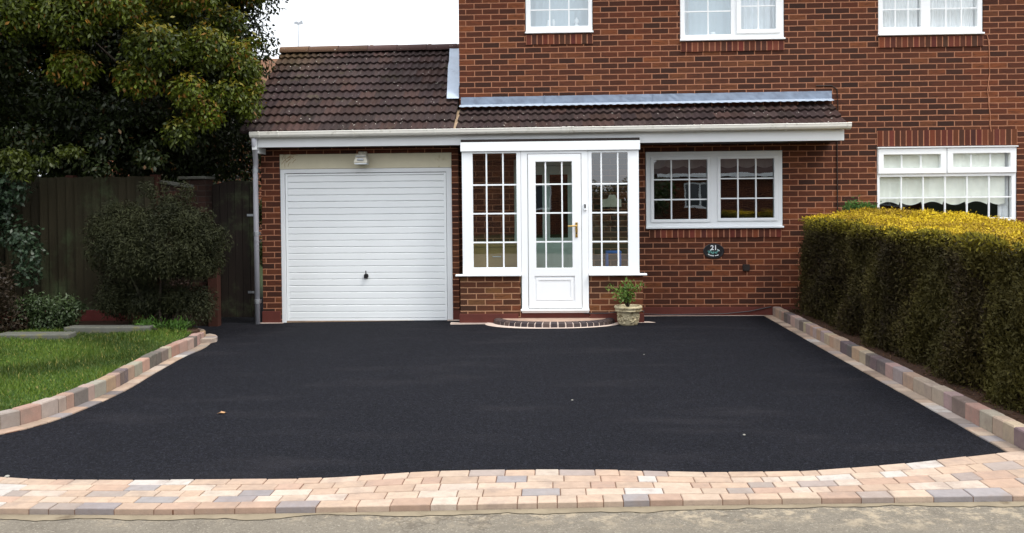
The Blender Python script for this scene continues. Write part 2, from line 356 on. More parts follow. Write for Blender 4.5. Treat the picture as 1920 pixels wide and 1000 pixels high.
# ------------------------------------------------------------ block paving in front
def srgb(r, g, b): return tuple(((c / 255 / 12.92) if c < 10.3 else ((c / 255 + .055) / 1.055) ** 2.4) for c in (r, g, b))
PCOL = [((.39, .285, .21), 9), ((.41, .315, .24), 8), ((.43, .355, .29), 4), ((.36, .25, .185), 4), ((.29, .24, .21), 3), ((.24, .215, .21), 2), ((.27, .245, .24), 1), ((.44, .40, .36), 2)]
PL = [c for c, k in PCOL for _ in range(k)]
def pcol(dim=1.0):
    c = random.choice(PL); j = random.uniform(.84, .98) * dim; return tuple(min(v * j, 1) for v in c)
KCOL = [(.36, .25, .19), (.35, .26, .20), (.33, .23, .175), (.30, .19, .14), (.11, .09, .085), (.15, .12, .11), (.27, .22, .19), (.32, .25, .20)]
TX = [-9, -3.9, -3.207, -2.989, -2.303, -1.331, -.709, -.119, .378, .832, 1.414, 2.08, 2.788, 3.3, 9]
TY = [-6.95, -6.80, -6.865, -6.91, -6.909, -6.865, -6.72, -6.682, -6.685, -6.727, -6.699, -6.539, -6.293, -6.2, -6.1]
RX = [-9, -2.875, -2.028, -.933, -.107, .56, 2.464, 9]; RY = [-7.45, -7.385, -7.381, -7.314, -7.253, -7.201, -7.095, -6.95]
# smooth the tarmac edge
gx = np.linspace(-9, 9, 721); ty = np.interp(gx, TX, TY); k = np.hanning(25); k /= k.sum(); ty = np.convolve(np.pad(ty, 12, 'edge'), k, 'valid'); ry = np.interp(gx, RX, RY); ry = np.convolve(np.pad(ry, 12, 'edge'), k, 'valid')
Tt = lambda x: float(np.interp(x, gx, ty)); Rr = lambda x: float(np.interp(x, gx, ry))
b = MB(); nrow = 5
for r_ in range(nrow):
    x = -8.6 + random.uniform(0, .2)
    while x < 8.2:
        L = random.choice([.208, .208, .208, .138, .138, .173, .104]); x2 = x + L
        g_ = .0022
        def P(xx, t): return Rr(xx) + (Tt(xx) - Rr(xx)) * t
        t0, t1 = r_ / nrow, (r_ + 1) / nrow
        # joints lean with the row
        q = [(x + g_, P(x, t0) + g_), (x2 - g_, P(x2, t0) + g_), (x2 - g_, P(x2, t1) - g_), (x + g_, P(x, t1) - g_)]
        zt = .010 + random.uniform(-.0015, .002)
        b.block(q, -.05, zt, .0035, pcol()); x = x2
tag(b.build('block_paving', M['paver'], origin=(0, -7, 0)), kind='structure')
b = MB()
pts = [(x, Rr(x) + .004) for x in np.linspace(-8.6, 8.2, 120)] + [(x, Tt(x) - .003) for x in np.linspace(8.2, -8.6, 120)]
for i in range(119):
    xa, xb = np.linspace(-8.6, 8.2, 120)[i:i + 2]
    b.poly([(xa, Rr(xa) + .003, .0045), (xb, Rr(xb) + .003, .0045), (xb, Tt(xb) - .002, .0045), (xa, Tt(xa) - .002, .0045)])
    b.poly([(xa, Rr(xa) + .003, -.05), (xb, Rr(xb) + .003, -.05), (xb, Rr(xb) + .003, .0045), (xa, Rr(xa) + .003, .0045)])
tag(b.build('paving_bed', M['joint'], origin=(0, -7, 0)), kind='structure')
# pale mortar haunch along the road edge
b = MB(); xs = np.arange(-8.6, 8.2, .04)
wv = np.convolve(rng.uniform(.0, 1, len(xs) + 6), np.ones(7) / 7, 'valid')
for i in range(len(xs) - 1):
    a0, a1 = .05 + .045 * (wv[i] - .5) * 3, .05 + .045 * (wv[i + 1] - .5) * 3
    xa, xb = xs[i], xs[i + 1]; ya, yb = Rr(xa), Rr(xb)
    b.poly([(xa, ya - a0, -.024), (xb, yb - a1, -.024), (xb, yb - .003, -.019), (xa, ya - .003, -.019)])
tag(b.build('haunching', M['haunch'], origin=(0, -7.3, 0)), kind='structure')

# ------------------------------------------------------------ kerbs (flat course + upright course)
def resample(pts, step=.02):
    pts = [Vector((p[0], p[1], 0)) for p in pts]; out = []
    # catmull-rom
    P = [pts[0] * 2 - pts[1]] + pts + [pts[-1] * 2 - pts[-2]]
    for i in range(1, len(P) - 2):
        for t in np.linspace(0, 1, 24, endpoint=False):
            p0, p1, p2, p3 = P[i - 1:i + 3]
            out.append(.5 * ((2 * p1) + (p2 - p0) * t + (2 * p0 - 5 * p1 + 4 * p2 - p3) * t * t + (3 * p1 - p0 - 3 * p2 + p3) * t ** 3))
    out.append(pts[-1]); S = [0]
    for a, c in zip(out, out[1:]): S.append(S[-1] + (c - a).length)
    return out, S
def at(path, s_):
    out, S = path; X = float(np.interp(s_, S, [p.x for p in out])); Y = float(np.interp(s_, S, [p.y for p in out]))
    e = .02; X2 = float(np.interp(min(s_ + e, S[-1]), S, [p.x for p in out])); Y2 = float(np.interp(min(s_ + e, S[-1]), S, [p.y for p in out]))
    X1 = float(np.interp(max(s_ - e, 0), S, [p.x for p in out])); Y1 = float(np.interp(max(s_ - e, 0), S, [p.y for p in out]))
    t = Vector((X2 - X1, Y2 - Y1, 0)).normalized(); return Vector((X, Y, 0)), Vector((t.y, -t.x, 0))     # right-hand normal
def course(b, path, o0, o1, z0, z1, lens, gap, ch, dim=1.0, zj=.002):
    s_ = 0; T = path[1][-1]
    while s_ < T - .03:
        L = min(random.choice(lens), T - s_); (pa, na), (pb, nb) = at(path, s_ + gap), at(path, s_ + L - gap)
        j = random.uniform(-.002, .002)
        q = [pa + na * (o0 + j), pb + nb * (o0 + j), pb + nb * (o1 + j), pa + na * (o1 + j)]
        q = [(p.x, p.y) for p in q]
        A = sum(q[i][0] * q[(i + 1) % 4][1] - q[(i + 1) % 4][0] * q[i][1] for i in range(4))
        if A < 0: q = q[::-1]
        m_ = (pa + pb) / 2; g = G(m_.x, m_.y)
        b.block(q, g + z0, g + z1 + random.uniform(-zj, zj), ch, pcol(dim * (random.choice([1, 1, .9, .72, .6]) if dim > 1 else 1)) if z1 < .05 or dim < .5 else tuple(v * random.uniform(.9, 1.1) for v in random.choice(KCOL))); s_ += L
LK = resample([(-7.6, -6.75), (-5.2, -6.62), (-4.35, -6.35), (-3.86, -5.95), (-3.68, -5.60), (-3.635, -5.16), (-3.64, -4.52), (-3.73, -3.82), (-3.845, -2.82), (-3.86, -2.25), (-3.93, -1.86)])
RK = resample([(2.788, -6.34), (2.788, -4), (2.79, -2), (2.795, -.02)])
for nm, path, sgn in (('kerb_strip', LK, -1), ('kerb_strip', RK, 1)):
    b = MB(); course(b, path, 0, sgn * .112, -.03, .010, [.208, .138, .138, .173, .104], .0032, .004, 1.001)
    tag(b.build(nm, M['paver'], origin=(path[0][0].x, path[0][0].y, 0)), kind='structure')
    b = MB(); course(b, path, sgn * .118, sgn * .212, -.05, .122, [.208, .208, .138, .104, .173], .0022, .009, .8, .004)
    tag(b.build('kerb', M['paver'], origin=(path[0][0].x, path[0][0].y, 0)), kind='structure')
    b = MB(); course(b, path, sgn * .004, sgn * .20, -.06, .004, [.1], 0, .001, .3, 0)
    course(b, path, sgn * .127, sgn * .203, -.06, .108, [.1], 0, .001, .3)
    tag(b.build('kerb_bed', M['joint'], origin=(path[0][0].x, path[0][0].y, 0)), kind='structure')
# end of left kerb: a low curved return towards the fence
LK2 = resample([(-4.095, -1.86), (-4.12, -1.66), (-4.24, -1.47), (-4.5, -1.33), (-4.98, -1.22)])
b = MB(); course(b, LK2, .045, -.045, -.05, .115, [.10, .12], .002, .009, .6); course(b, LK2, .042, -.042, -.06, .105, [.3], 0, .001, .25)
tag(b.build('kerb', M['paver'], origin=(-4.2, -1.4, 0)), kind='structure')
b = MB()
for q in ([(-4.05, -1.875), (-3.925, -1.86), (-3.90, -1.76), (-4.055, -1.775)], [(-4.055, -1.77), (-3.90, -1.755), (-3.93, -1.66), (-4.07, -1.69)], [(-4.07, -1.685), (-3.93, -1.655), (-3.99, -1.56), (-4.10, -1.61)], [(-4.10, -1.605), (-3.99, -1.555), (-4.10, -1.46), (-4.15, -1.54)]): b.block(q, -.08, .004, .004, pcol(.95))
tag(b.build('kerb_strip', M['paver'], origin=(-3.9, -1.7, 0)), kind='structure')

# ------------------------------------------------------------ lawn, beds
def lawn_edge():
    pts = [at(LK, s_) for s_ in np.linspace(0, LK[1][-1], 50)]
    e = [(p.x - n.x * .21, p.y - n.y * .21) for p, n in pts]
    e2 = [at(LK2, s_) for s_ in np.linspace(0, LK2[1][-1], 12)]
    return e[:-1] + [(p.x - n.x * .04, p.y - n.y * .04) for p, n in e2]
ED = lawn_edge()
def inside(x, y, poly):
    c = False; j = len(poly) - 1
    for i in range(len(poly)):
        xi, yi = poly[i]; xj, yj = poly[j]
        if (yi > y) != (yj > y) and x < (xj - xi) * (y - yi) / (yj - yi) + xi: c = not c
        j = i
    return c
LP = [(-9, -6.55)] + ED + [(-5.0, -.7), (-5.0, 1.0), (-9, 1.0)]
b = MB(); b.prism(LP, -.1, .085); tag(b.build('lawn', M['turf'], origin=(-6, -4, 0)), kind='structure')
b = MB(); b.prism([(-9, -1.9), (-6.9, -1.95), (-5.6, -1.75), (-4.6, -1.72), (-4.12, -1.95), (-4.1, -1.75), (-4.3, -1.5), (-4.8, -1.3), (-5.0, -1.28), (-5.0, -.7), (-9, -.9)], .05, .094)
tag(b.build('flower_bed', M['soil'], origin=(-6, -1.5, 0)), kind='structure')
b = MB(); b.prism([(2.998, -6.3), (9, -6.2), (9, -.02), (2.998, -.02)], -.1, .075); tag(b.build('hedge_bed', M['soil'], origin=(3.5, -3, 0)), kind='structure')
# grass blades
def quads(P, N, U, L, Wd, cols, name, mat, parent=None, origin=(0, 0, 0), label=None, tip=.35):
    """leaf quads: P base centre, U long axis, N roughly the face normal"""
    n = len(P); V = np.cross(U, N); V /= np.linalg.norm(V, axis=1, keepdims=True) + 1e-9
    L = np.asarray(L).reshape(-1, 1); Wd = np.asarray(Wd).reshape(-1, 1)
    Nn = np.cross(V, U)
    a = P; m1 = P + U * L * .5 + V * Wd * .5 - Nn * L * .06; m2 = P + U * L * .5 - V * Wd * .5 - Nn * L * .06; t = P + U * L - Nn * L * .12
    vs = np.stack([a, m1, t, m2], 1).reshape(-1, 3) - np.array(origin)
    me = bpy.data.meshes.new(name); me.vertices.add(4 * n); me.vertices.foreach_set('co', vs.ravel().astype(np.float32))
    me.loops.add(4 * n); me.loops.foreach_set('vertex_index', np.arange(4 * n, dtype=np.int32)); me.polygons.add(n)
    me.polygons.foreach_set('loop_start', np.arange(0, 4 * n, 4, dtype=np.int32)); me.update(calc_edges=True)
    at_ = me.color_attributes.new('Col', 'BYTE_COLOR', 'CORNER'); c4 = np.ones((n, 4), np.float32); c4[:, :3] = np.clip(cols, 0, 1)
    at_.data.foreach_set('color', np.repeat(c4, 4, axis=0).ravel()); me.materials.append(mat)
    o = bpy.data.objects.new(name, me); COL.objects.link(o)
    if parent: o.parent = parent
    else: o.location = origin
    return o
def unit(v): return v / (np.linalg.norm(v, axis=1, keepdims=True) + 1e-9)
def rdir(n): return unit(rng.normal(size=(n, 3)))
pts = []
GP = [(-8.2, -6.5)] + ED[:-12] + [(-4.1, -1.95), (-4.6, -1.75), (-5.6, -1.75), (-6.9, -1.95), (-8.2, -1.9)]
while len(pts) < 90000:
    c = rng.uniform([-8.2, -6.7], [-3.7, -1.7], size=(20000, 2))
    pts += [p for p in c if inside(p[0], p[1], GP)]
pts = np.array(pts[:90000]); n = len(pts)
U = unit(np.c_[rng.normal(0, .45, n), rng.normal(0, .45, n), np.ones(n)]); N = rdir(n)
h = rng.uniform(.025, .062, n) * (1 + .35 * np.sin(pts[:, 0] * 5 + np.sin(pts[:, 1] * 4)))
gr = rng.random((n, 1)); patch = (.5 + .5 * np.sin(pts[:, :1] * 3.1 + 2 * np.sin(pts[:, 1:] * 2.3)))
cg = np.array([.045, .10, .012]) * (1 - gr) + np.array([.14, .20, .025]) * gr; cg = cg * (.45 + .6 * patch)
yel = rng.random(n) < .05; cg[yel] = (.25, .22, .06)
g = quads(np.c_[pts, np.full(n, .083)], N, U, h, rng.uniform(.004, .008, n), cg, 'grass', M['grass'], origin=(-6, -4, 0))
tag(g, 'short green lawn grass inside the left kerb', 'grass', kind='stuff')

# ------------------------------------------------------------ number 21
house = thing('brick_house', (-1.2, 0, 0), 'red brown brick house with white garage door, glazed porch and tiled lean-to roof', 'house')
XL, XP, XN = -1.22, 3.773, 9.6           # corner, party line, neighbour's end
WA = (-.328, .574, 3.785, 4.85); WB = (1.723, 3.092, 3.65, 4.85); WL = (1.256, 3.062, 1.165, 2.19); DI = (-.50, .42, .1, 2.1)
b = MB(); b.plate(XL, XP, -.2, 5.1, 0, .11, [WA, WB, WL, DI]); b.box(XL, XL + .11, .112, 8, -.2, 5.1); b.box(XL, XP, 8.0, 8.1, -.2, 5.1)
b.build('wall', M['brick'], house)
b = MB(); b.plate(-3.85, XL - .003, -.2, 2.30, -.25, -.15, [(-3.604, -1.31, -.2, 2.198)]); b.box(-3.85, -3.75, -.148, 3.0, -.2, 2.5)
b.box(-3.85, XL, 3.0, 3.1, -.2, 2.5); b.box(XL - .06, XL - .004, -.148, -.002, -.2, 2.30)
b.build('garage_wall', M['brick'], house)
for q in ((-3.862, -3.612, -.262, -.14, -.1, .112), (-1.305, -1.20, -.262, -.14, -.1, .112), (1.165, XP - .02, -.014, .05, -.1, .115), (-1.185, -.43, -.632, -.50, -.1, .115), (.48, 1.16, -.632, -.50, -.1, .115)):
    b = MB(); b.box(*q); b.build('plinth', M['plinth'], house, bevel=.004)
# rooms behind the glass
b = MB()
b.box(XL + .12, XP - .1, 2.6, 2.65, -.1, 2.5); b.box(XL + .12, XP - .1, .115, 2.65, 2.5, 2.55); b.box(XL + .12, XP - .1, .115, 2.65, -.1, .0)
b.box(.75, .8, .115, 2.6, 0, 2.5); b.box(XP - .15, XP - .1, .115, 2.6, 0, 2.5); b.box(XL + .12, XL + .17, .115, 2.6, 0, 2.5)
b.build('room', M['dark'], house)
b = MB(); b.box(XL + .12, XP - .1, 2.2, 2.25, 2.55, 5.0); b.box(1.0, 1.05, .115, 2.2, 2.55, 5.0); b.box(XL + .12, XP - .1, .115, 2.25, 5.0, 5.05)
b.build('upper_room', M['room'], house)
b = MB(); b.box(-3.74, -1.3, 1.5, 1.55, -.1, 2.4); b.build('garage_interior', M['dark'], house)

def soldier(name, x0, x1, z0, z1, parent, proud=.014, dark=1.0):
    b = MB(); x = x0; n = max(1, round((x1 - x0) / .075)); wd = (x1 - x0) / n
    for i in range(n):
        c = random.choice([(.08, .022, .013), (.11, .028, .016), (.12, .032, .018), (.09, .026, .016), (.15, .042, .022), (.065, .024, .015)])
        jz = random.uniform(-.002, .002)
        b.box(x + .0075, x + wd - .0075, -proud - random.uniform(0, .003), .02, z0 + jz, z1 + jz, tuple(v * random.uniform(.85, 1.15) * dark for v in c)); x += wd
    o = b.build(name, M['soldier'], parent)
    b = MB(); b.box(x0, x1, -proud + .0025, .018, z0 + .003, z1 - .003); b.build('mortar_joints', M['mortar'], o); return o
soldier('brick_sill', -.32, .57, 3.635, 3.765, house); soldier('brick_sill', 1.73, 3.085, 3.505, 3.63, house); soldier('brick_sill', 1.30, 3.04, 1.04, 1.145, house)

def window(parent, name, x0, x1, z0, z1, sashes, y=.03, fr='upvc', glass='glass', sill=None, proud=.018, bar=.017, casement=True, label=None):
    """frame plate with glass holes; each sash (gx0,gx1,gz0,gz1,[bar x],[bar z])"""
    b = MB(); holes = [(s[0], s[1], s[2], s[3]) for s in sashes]
    b.plate(x0, x1, z0, z1, y, y + .06, holes); fo = b.build(name, M[fr], parent, bevel=.004)
    if label: tag(fo, label)
    if casement:
        b = MB()
        for s in sashes:
            m_ = .038; b.plate(s[0] - m_, s[1] + m_, s[2] - m_, s[3] + m_, y - proud, y + .002, [(s[0] + .004, s[1] - .004, s[2] + .004, s[3] - .004)])
        b.build('sash', M[fr], fo, bevel=.006)
    b = MB(); gb = MB()
    for s in sashes:
        b.poly([(s[0] - .003, y + .022, s[2] - .003), (s[1] + .003, y + .022, s[2] - .003), (s[1] + .003, y + .022, s[3] + .003), (s[0] - .003, y + .022, s[3] + .003)])
        for i, bx in enumerate(s[4]): gb.box(bx - bar / 2, bx + bar / 2, y + .008, y + .030, s[2], s[3])
        for bz in s[5]: gb.box(s[0], s[1], y + .010, y + .028, bz - bar / 2, bz + bar / 2)
    b.build('pane', M[glass], fo); gb.build('glazing_bars', M[fr], fo)
    if sill:
        b = MB(); b.box(x0 - sill[0], x1 + sill[0], -sill[1], y + .01, z0 - sill[2], z0 + .004); b.build('sill', M[fr], fo, bevel=.006)
    return fo
def even(a, b_, n): return [a + (b_ - a) * i / n for i in range(1, n)]
# downstairs window: two casements of nine lights
wl = window(house, 'window', 1.262, 3.056, 1.185, 2.186, [(1.361, 2.075, 1.283, 2.081, even(1.361, 2.075, 3), even(1.283, 2.081, 3)), (2.240, 2.950, 1.293, 2.085, even(2.24, 2.95, 3), even(1.293, 2.085, 3))], y=.0, sill=(.008, .055, .022), fr='upvc_old')
wa = window(house, 'window', -.322, .568, 3.80, 4.84, [(-.256, .512, 3.879, 4.78, even(-.256, .512, 3), [4.10, 4.34, 4.58])], y=.01, sill=(.01, .04, .02), glass='glass_up', casement=False)
wb = window(house, 'window', 1.729, 3.086, 3.667, 4.84, [(1.787, 2.396, 3.731, 4.78, [2.097], [4.04, 4.40]), (2.522, 2.982, 3.785, 4.74, [2.755], [4.10, 4.42])], y=.01, sill=(.01, .04, .02), glass='glass_up', casement=False)
b = MB(); b.plate(2.465, 3.035, 3.735, 4.80, -.012, .012, [(2.526, 2.978, 3.789, 4.736)]); b.build('sash', M['upvc'], wb, bevel=.006)
def curtain(name, x0, x1, z0, z1, y, mat, parent, amp=.018, wl_=.09, hem=None):
    b = MB(); n = max(8, int((x1 - x0) / .012)); xs = np.linspace(x0, x1, n + 1)
    for i in range(n):
        ya, yb = [y + amp * math.sin(x / wl_ * 6.283 + math.sin(x * 7)) for x in xs[i:i + 2]]
        za, zb = [(z0 if hem is None else hem(x)) for x in xs[i:i + 2]]
        b.poly([(xs[i], ya, za), (xs[i + 1], yb, zb), (xs[i + 1], yb, z1), (xs[i], ya, z1)])
    return b.build(name, M[mat], parent, smooth=True)
curtain('net_curtain', 2.52, 3.05, 3.70, 4.83, .16, 'net', wb); curtain('net_curtain', 1.79, 1.86, 3.70, 4.83, .16, 'net', wb)
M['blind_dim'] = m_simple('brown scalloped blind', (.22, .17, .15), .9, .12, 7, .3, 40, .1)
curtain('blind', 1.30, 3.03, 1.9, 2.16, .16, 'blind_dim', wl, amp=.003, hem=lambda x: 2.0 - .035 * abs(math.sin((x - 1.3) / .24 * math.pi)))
M['sky_sheen'] = m_simple('pale voile', (.58, .66, .70), .9, .05, 3, .2, 20, .1)  # added sheets that paint the sky's pale reflection into the upstairs panes
curtain('sky_sheen', -.32, .565, 3.87, 4.83, .205, 'sky_sheen', wa, amp=.004); curtain('sky_sheen', 1.74, 3.06, 3.72, 4.83, .20, 'sky_sheen', wb, amp=.004)
# little things standing on the upstairs sills
def ornament(loc, prof, mat, label, cat, name='ornament'):
    t = thing(name, loc, label, cat); b = MB(); b.lathe(prof, loc, 14); b.build('body', M[mat], t, smooth=True)
    b = MB(); r0 = prof[-1][0]; b.lathe([(r0, prof[-1][1]), (r0 * .9, prof[-1][1] + .012), (.001, prof[-1][1] + .014)], loc, 14); b.build('cap', M['upvc'], t, smooth=True)
sb = MB(); sb.box(-.31, .555, .075, .2, 3.84, 3.86); sb.build('inner_sill', M['upvc'], wa); sb = MB(); sb.box(1.74, 3.07, .075, .2, 3.69, 3.71); sb.build('inner_sill', M['upvc'], wb)
ornament((-.02, .13, 3.862), [(.001, 0), (.03, 0), (.03, .06), (.018, .085), (.012, .11)], 'net', 'white bottle left of centre on the bathroom window sill', 'bottle', 'bottle')
ornament((.05, .13, 3.862), [(.001, 0), (.022, 0), (.024, .10), (.014, .12)], 'net', 'slim white bottle nearest the left glazing bar of the bathroom window', 'bottle', 'bottle')
ornament((.36, .13, 3.862), [(.001, 0), (.04, 0), (.035, .04), (.018, .06), (.035, .09), (.03, .12), (.01, .14)], 'net', 'white figurine at the right end of the bathroom window sill', 'figurine', 'figurine')
ornament((2.18, .14, 3.712), [(.001, 0), (.035, 0), (.04, .035), (.035, .06)], 'net', 'small white pot on the sill of the middle upstairs window', 'pot', 'small_pot')

# roof over the main block (above the frame of the photo)
def gable_roof(parent, x0, x1, y0, y1, z0, zr, mat, over=.3, name='roof'):
    b = MB(); ym = (y0 + y1) / 2; th = .08
    for ya in (y0 - over, y1 + over):
        b.poly([(x0, ya, z0), (x1, ya, z0), (x1, ym, zr), (x0, ym, zr)] if ya < ym else [(x1, ya, z0), (x0, ya, z0), (x0, ym, zr), (x1, ym, zr)])
        b.poly([(x0, ya, z0 - th), (x1, ya, z0 - th), (x1, ym, zr - th), (x0, ym, zr - th)]); b.poly([(x0, ya, z0 - th), (x1, ya, z0 - th), (x1, ya, z0), (x0, ya, z0)])
    for x in (x0, x1):
        b.poly([(x, y0 - over, z0 - th), (x, ym, zr - th), (x, ym, zr), (x, y0 - over, z0)]); b.poly([(x, y1 + over, z0 - th), (x, ym, zr - th), (x, ym, zr), (x, y1 + over, z0)])
    return b.build(name, mat, parent)
M['tileplain'] = m_simple('plain brown roof tile', (.06, .036, .032), .9, .3, 8, .5, 40, .2)
gable_roof(house, XL - .1, XP, 0, 8, 5.1, 7.4, M['tileplain'], name='main_roof')
b = MB(); b.tube([(XL - .06, 1.3, 3.2), (XL - .06, 1.3, 5.3)], .055, 12); b.build('soil_pipe', M['soot'], house, smooth=True)

# ------------------------------------------------------------ tiled roofs
def tiles(name, parent, x0, x1, y0, z0, pitch, n, gauge, origin_tint=1.0, lich=False, wave=.1, amp=.021):
    b = MB(); cp, sp = math.cos(pitch), math.sin(pitch)
    step = wave / 10; xs = np.arange(x0, x1 + step * .5, step); nrm = (-sp, cp)     # (dy,dz) outward
    def prof(x):
        t = (x / wave) % 1.0
        return amp * (0.5 + 0.5 * math.cos(2 * math.pi * (t ** .8))) if t > 0 else amp
    for k in range(n):
        lift = .036; jr = random.uniform(-.003, .003)
        tint = None; lastu = None
        for i in range(len(xs) - 1):
            xa, xb = xs[i], xs[i + 1]; u = math.floor((xa + .1 * (k % 2)) / .2)
            if u != lastu:
                lastu = u; t_ = random.uniform(.46, .78) * origin_tint; base = random.choice([(.062, .040, .037), (.07, .045, .042), (.056, .035, .034), (.075, .042, .036)])
                if random.random() < .03: base = (.075, .042, .034)
                if lich: 
                    q = max(0, min(1, (-3.3 - xa) / .5)) * max(0, (k - n + 4) / 3); base = tuple(a * (1 - q) + c * q for a, c in zip(base, (.11, .07, .035)))
                tint = tuple(v * t_ for v in base); off = random.uniform(-.004, .004)
            s0 = k * gauge + jr + off; s1 = (k + 1) * gauge + .012
            def pt(x, s_, hgt): 
                return (x, y0 + s_ * cp + nrm[0] * hgt, z0 + s_ * sp + nrm[1] * hgt)
            ha, hb = prof(xa), prof(xb)
            p = [pt(xa, s0, lift + ha), pt(xb, s0, lift + hb), pt(xb, s1, .004 + hb), pt(xa, s1, .004 + ha)]
            b.poly(p, tint)
            b.poly([pt(xa, s0, lift + ha - .036), pt(xb, s0, lift + hb - .036), p[1], p[0]], tuple(v * .9 for v in tint))
    # underlay
    L = n * gauge + .02
    b.poly([(x0, y0, z0 - .004), (x1, y0, z0 - .004), (x1, y0 + L * cp, z0 + L * sp - .004), (x0, y0 + L * cp, z0 + L * sp - .004)], (.02, .015, .014))
    return b.build(name, M['tile'], parent)
EY, EZ = -.585, 2.455; GPI = R(36); LPI = R(28.4)
gw = -4.0
groof = tiles('garage_roof', house, gw, -1.235, EY, EZ, GPI, 11, .2056, lich=True)
lroof = tiles('lean_to_roof', house, -1.205, 3.70, EY, EZ, LPI, 3, .226, 1.02)
ry_, rz_ = EY + 11 * .2056 * math.cos(GPI), EZ + 11 * .2056 * math.sin(GPI)
b = MB(); b.poly([(-1.235, ry_, rz_), (gw, ry_, rz_), (gw, ry_ * 2 - EY, EZ), (-1.235, ry_ * 2 - EY, EZ)], (.06, .04, .037)); b.build('rear_slope', M['tile'], groof)
b = MB()       # gable end
b.poly([(-3.86, EY + .1, EZ - .02), (-3.86, ry_, rz_ - .06), (-3.86, ry_ * 2 - EY, EZ - .02)]); b.poly([(-3.86, -.25, 2.2), (-3.86, 3.1, 2.2), (-3.86, 3.1, 2.5), (-3.86, -.25, 2.5)]); b.build('gable', M['brick'], house)
b = MB()       # ridge tiles
x = gw - .02; i = 0
while x < -1.24:
    x2 = min(x + .44, -1.228); prof = [(.115 * math.cos(a), .085 * math.sin(a)) for a in np.linspace(math.pi * -.05, math.pi * 1.05, 13)]
    lx = max(0, 1 - i / 3.0); base = (.075 * (1 - lx) + .17 * lx, .043 * (1 - lx) + .10 * lx, .04 * (1 - lx) + .06 * lx); t_ = random.uniform(.8, 1.2)
    for (ya, za), (yb, zb) in zip(prof, prof[1:]):
        b.poly([(x + .004, ry_ + ya, rz_ + .01 + za), (x2, ry_ + ya, rz_ + .016 + za), (x2, ry_ + yb, rz_ + .016 + zb), (x + .004, ry_ + yb, rz_ + .01 + zb)], tuple(v * t_ for v in base))
    b.poly([(x + .004, ry_ + a, rz_ + .01 + c) for a, c in prof], (.2, .17, .12)); x = x2; i += 1
b.build('ridge_tiles', M['tile'], groof, smooth=False)
for xx in (-2.66, -1.79):
    b = MB(); b.box(xx - .02, xx + .03, ry_ - .02, ry_ + .02, rz_ + .088, rz_ + .105); b.build('ridge_mortar', M['pale_mortar'], groof, bevel=.004)
b = MB(); cg_, sg_ = math.cos(LPI), math.sin(LPI)       # bedded joint between the two roofs
for s0 in np.arange(0, .60, .05):
    hh = .034 + random.uniform(-.004, .006)
    b.poly([(-1.243, EY + s0 * cg_, EZ + s0 * sg_ + hh), (-1.2, EY + s0 * cg_, EZ + s0 * sg_ + hh), (-1.2, EY + (s0 + .052) * cg_, EZ + (s0 + .052) * sg_ + hh + .004), (-1.243, EY + (s0 + .052) * cg_, EZ + (s0 + .052) * sg_ + hh + .004)])
    b.poly([(-1.243, EY + s0 * cg_, EZ + s0 * sg_ + hh - .03), (-1.2, EY + s0 * cg_, EZ + s0 * sg_ + hh - .03), (-1.2, EY + s0 * cg_, EZ + s0 * sg_ + hh), (-1.243, EY + s0 * cg_, EZ + s0 * sg_ + hh)])
b.build('bedding_strip', M['sand'], house)
# lead work
def lead_strip(name, pts_fn, n, m_, mat, wob):
    b = MB(); g = [[pts_fn(i / n, j / m_) for j in range(m_ + 1)] for i in range(n + 1)]
    g = [[(p[0], p[1] - wob * random.random(), p[2] + wob * .5 * random.random()) for p in r_] for r_ in g]
    for i in range(n):
        for j in range(m_): b.poly([g[i][j], g[i + 1][j], g[i + 1][j + 1], g[i][j + 1]])
    return b.build(name, M[mat], house, smooth=False, merge=True)
lead_strip('wall_flashing', lambda u, v: (XL + .02 + u * (3.70 - XL - .02), -.010 - .004 * v, 2.945 - .115 * v + .015 * (u)), 90, 3, 'lead', .004)
lead_strip('apron_flashing', lambda u, v: (XL + .005 + u * (3.695 - XL), -.012 - .115 * v, 2.845 - .040 * v + .015 * u + (.0035 * math.cos(u * 2 * math.pi * 49) * v)), 392, 2, 'lead_pale', .002)
c_, s_g = math.cos(GPI), math.sin(GPI)
def stepl(u, v):
    s_ = .70 + u * 1.50; x = -1.385 + v * .16 + (.012 if u > .66 else 0) * (1 - v) - .105 * u * (1 - v)
    return (x, EY + s_ * c_ - .075 * s_g, EZ + s_ * s_g + .075 * c_)
lead_strip('side_flashing', stepl, 14, 2, 'lead_pale', .003)
lead_strip('side_upstand', lambda u, v: (XL - .006, EY + (.70 + u * 1.5) * c_ - .02, EZ + (.70 + u * 1.5) * s_g + .05 + .14 * v), 14, 1, 'lead', .002)
for xx in (-.08, 1.36):
    b = MB(); b.box(xx - .004, xx + .004, -.022, -.012, 2.84, 2.955); b.build('flashing_lap', M['lead'], house)

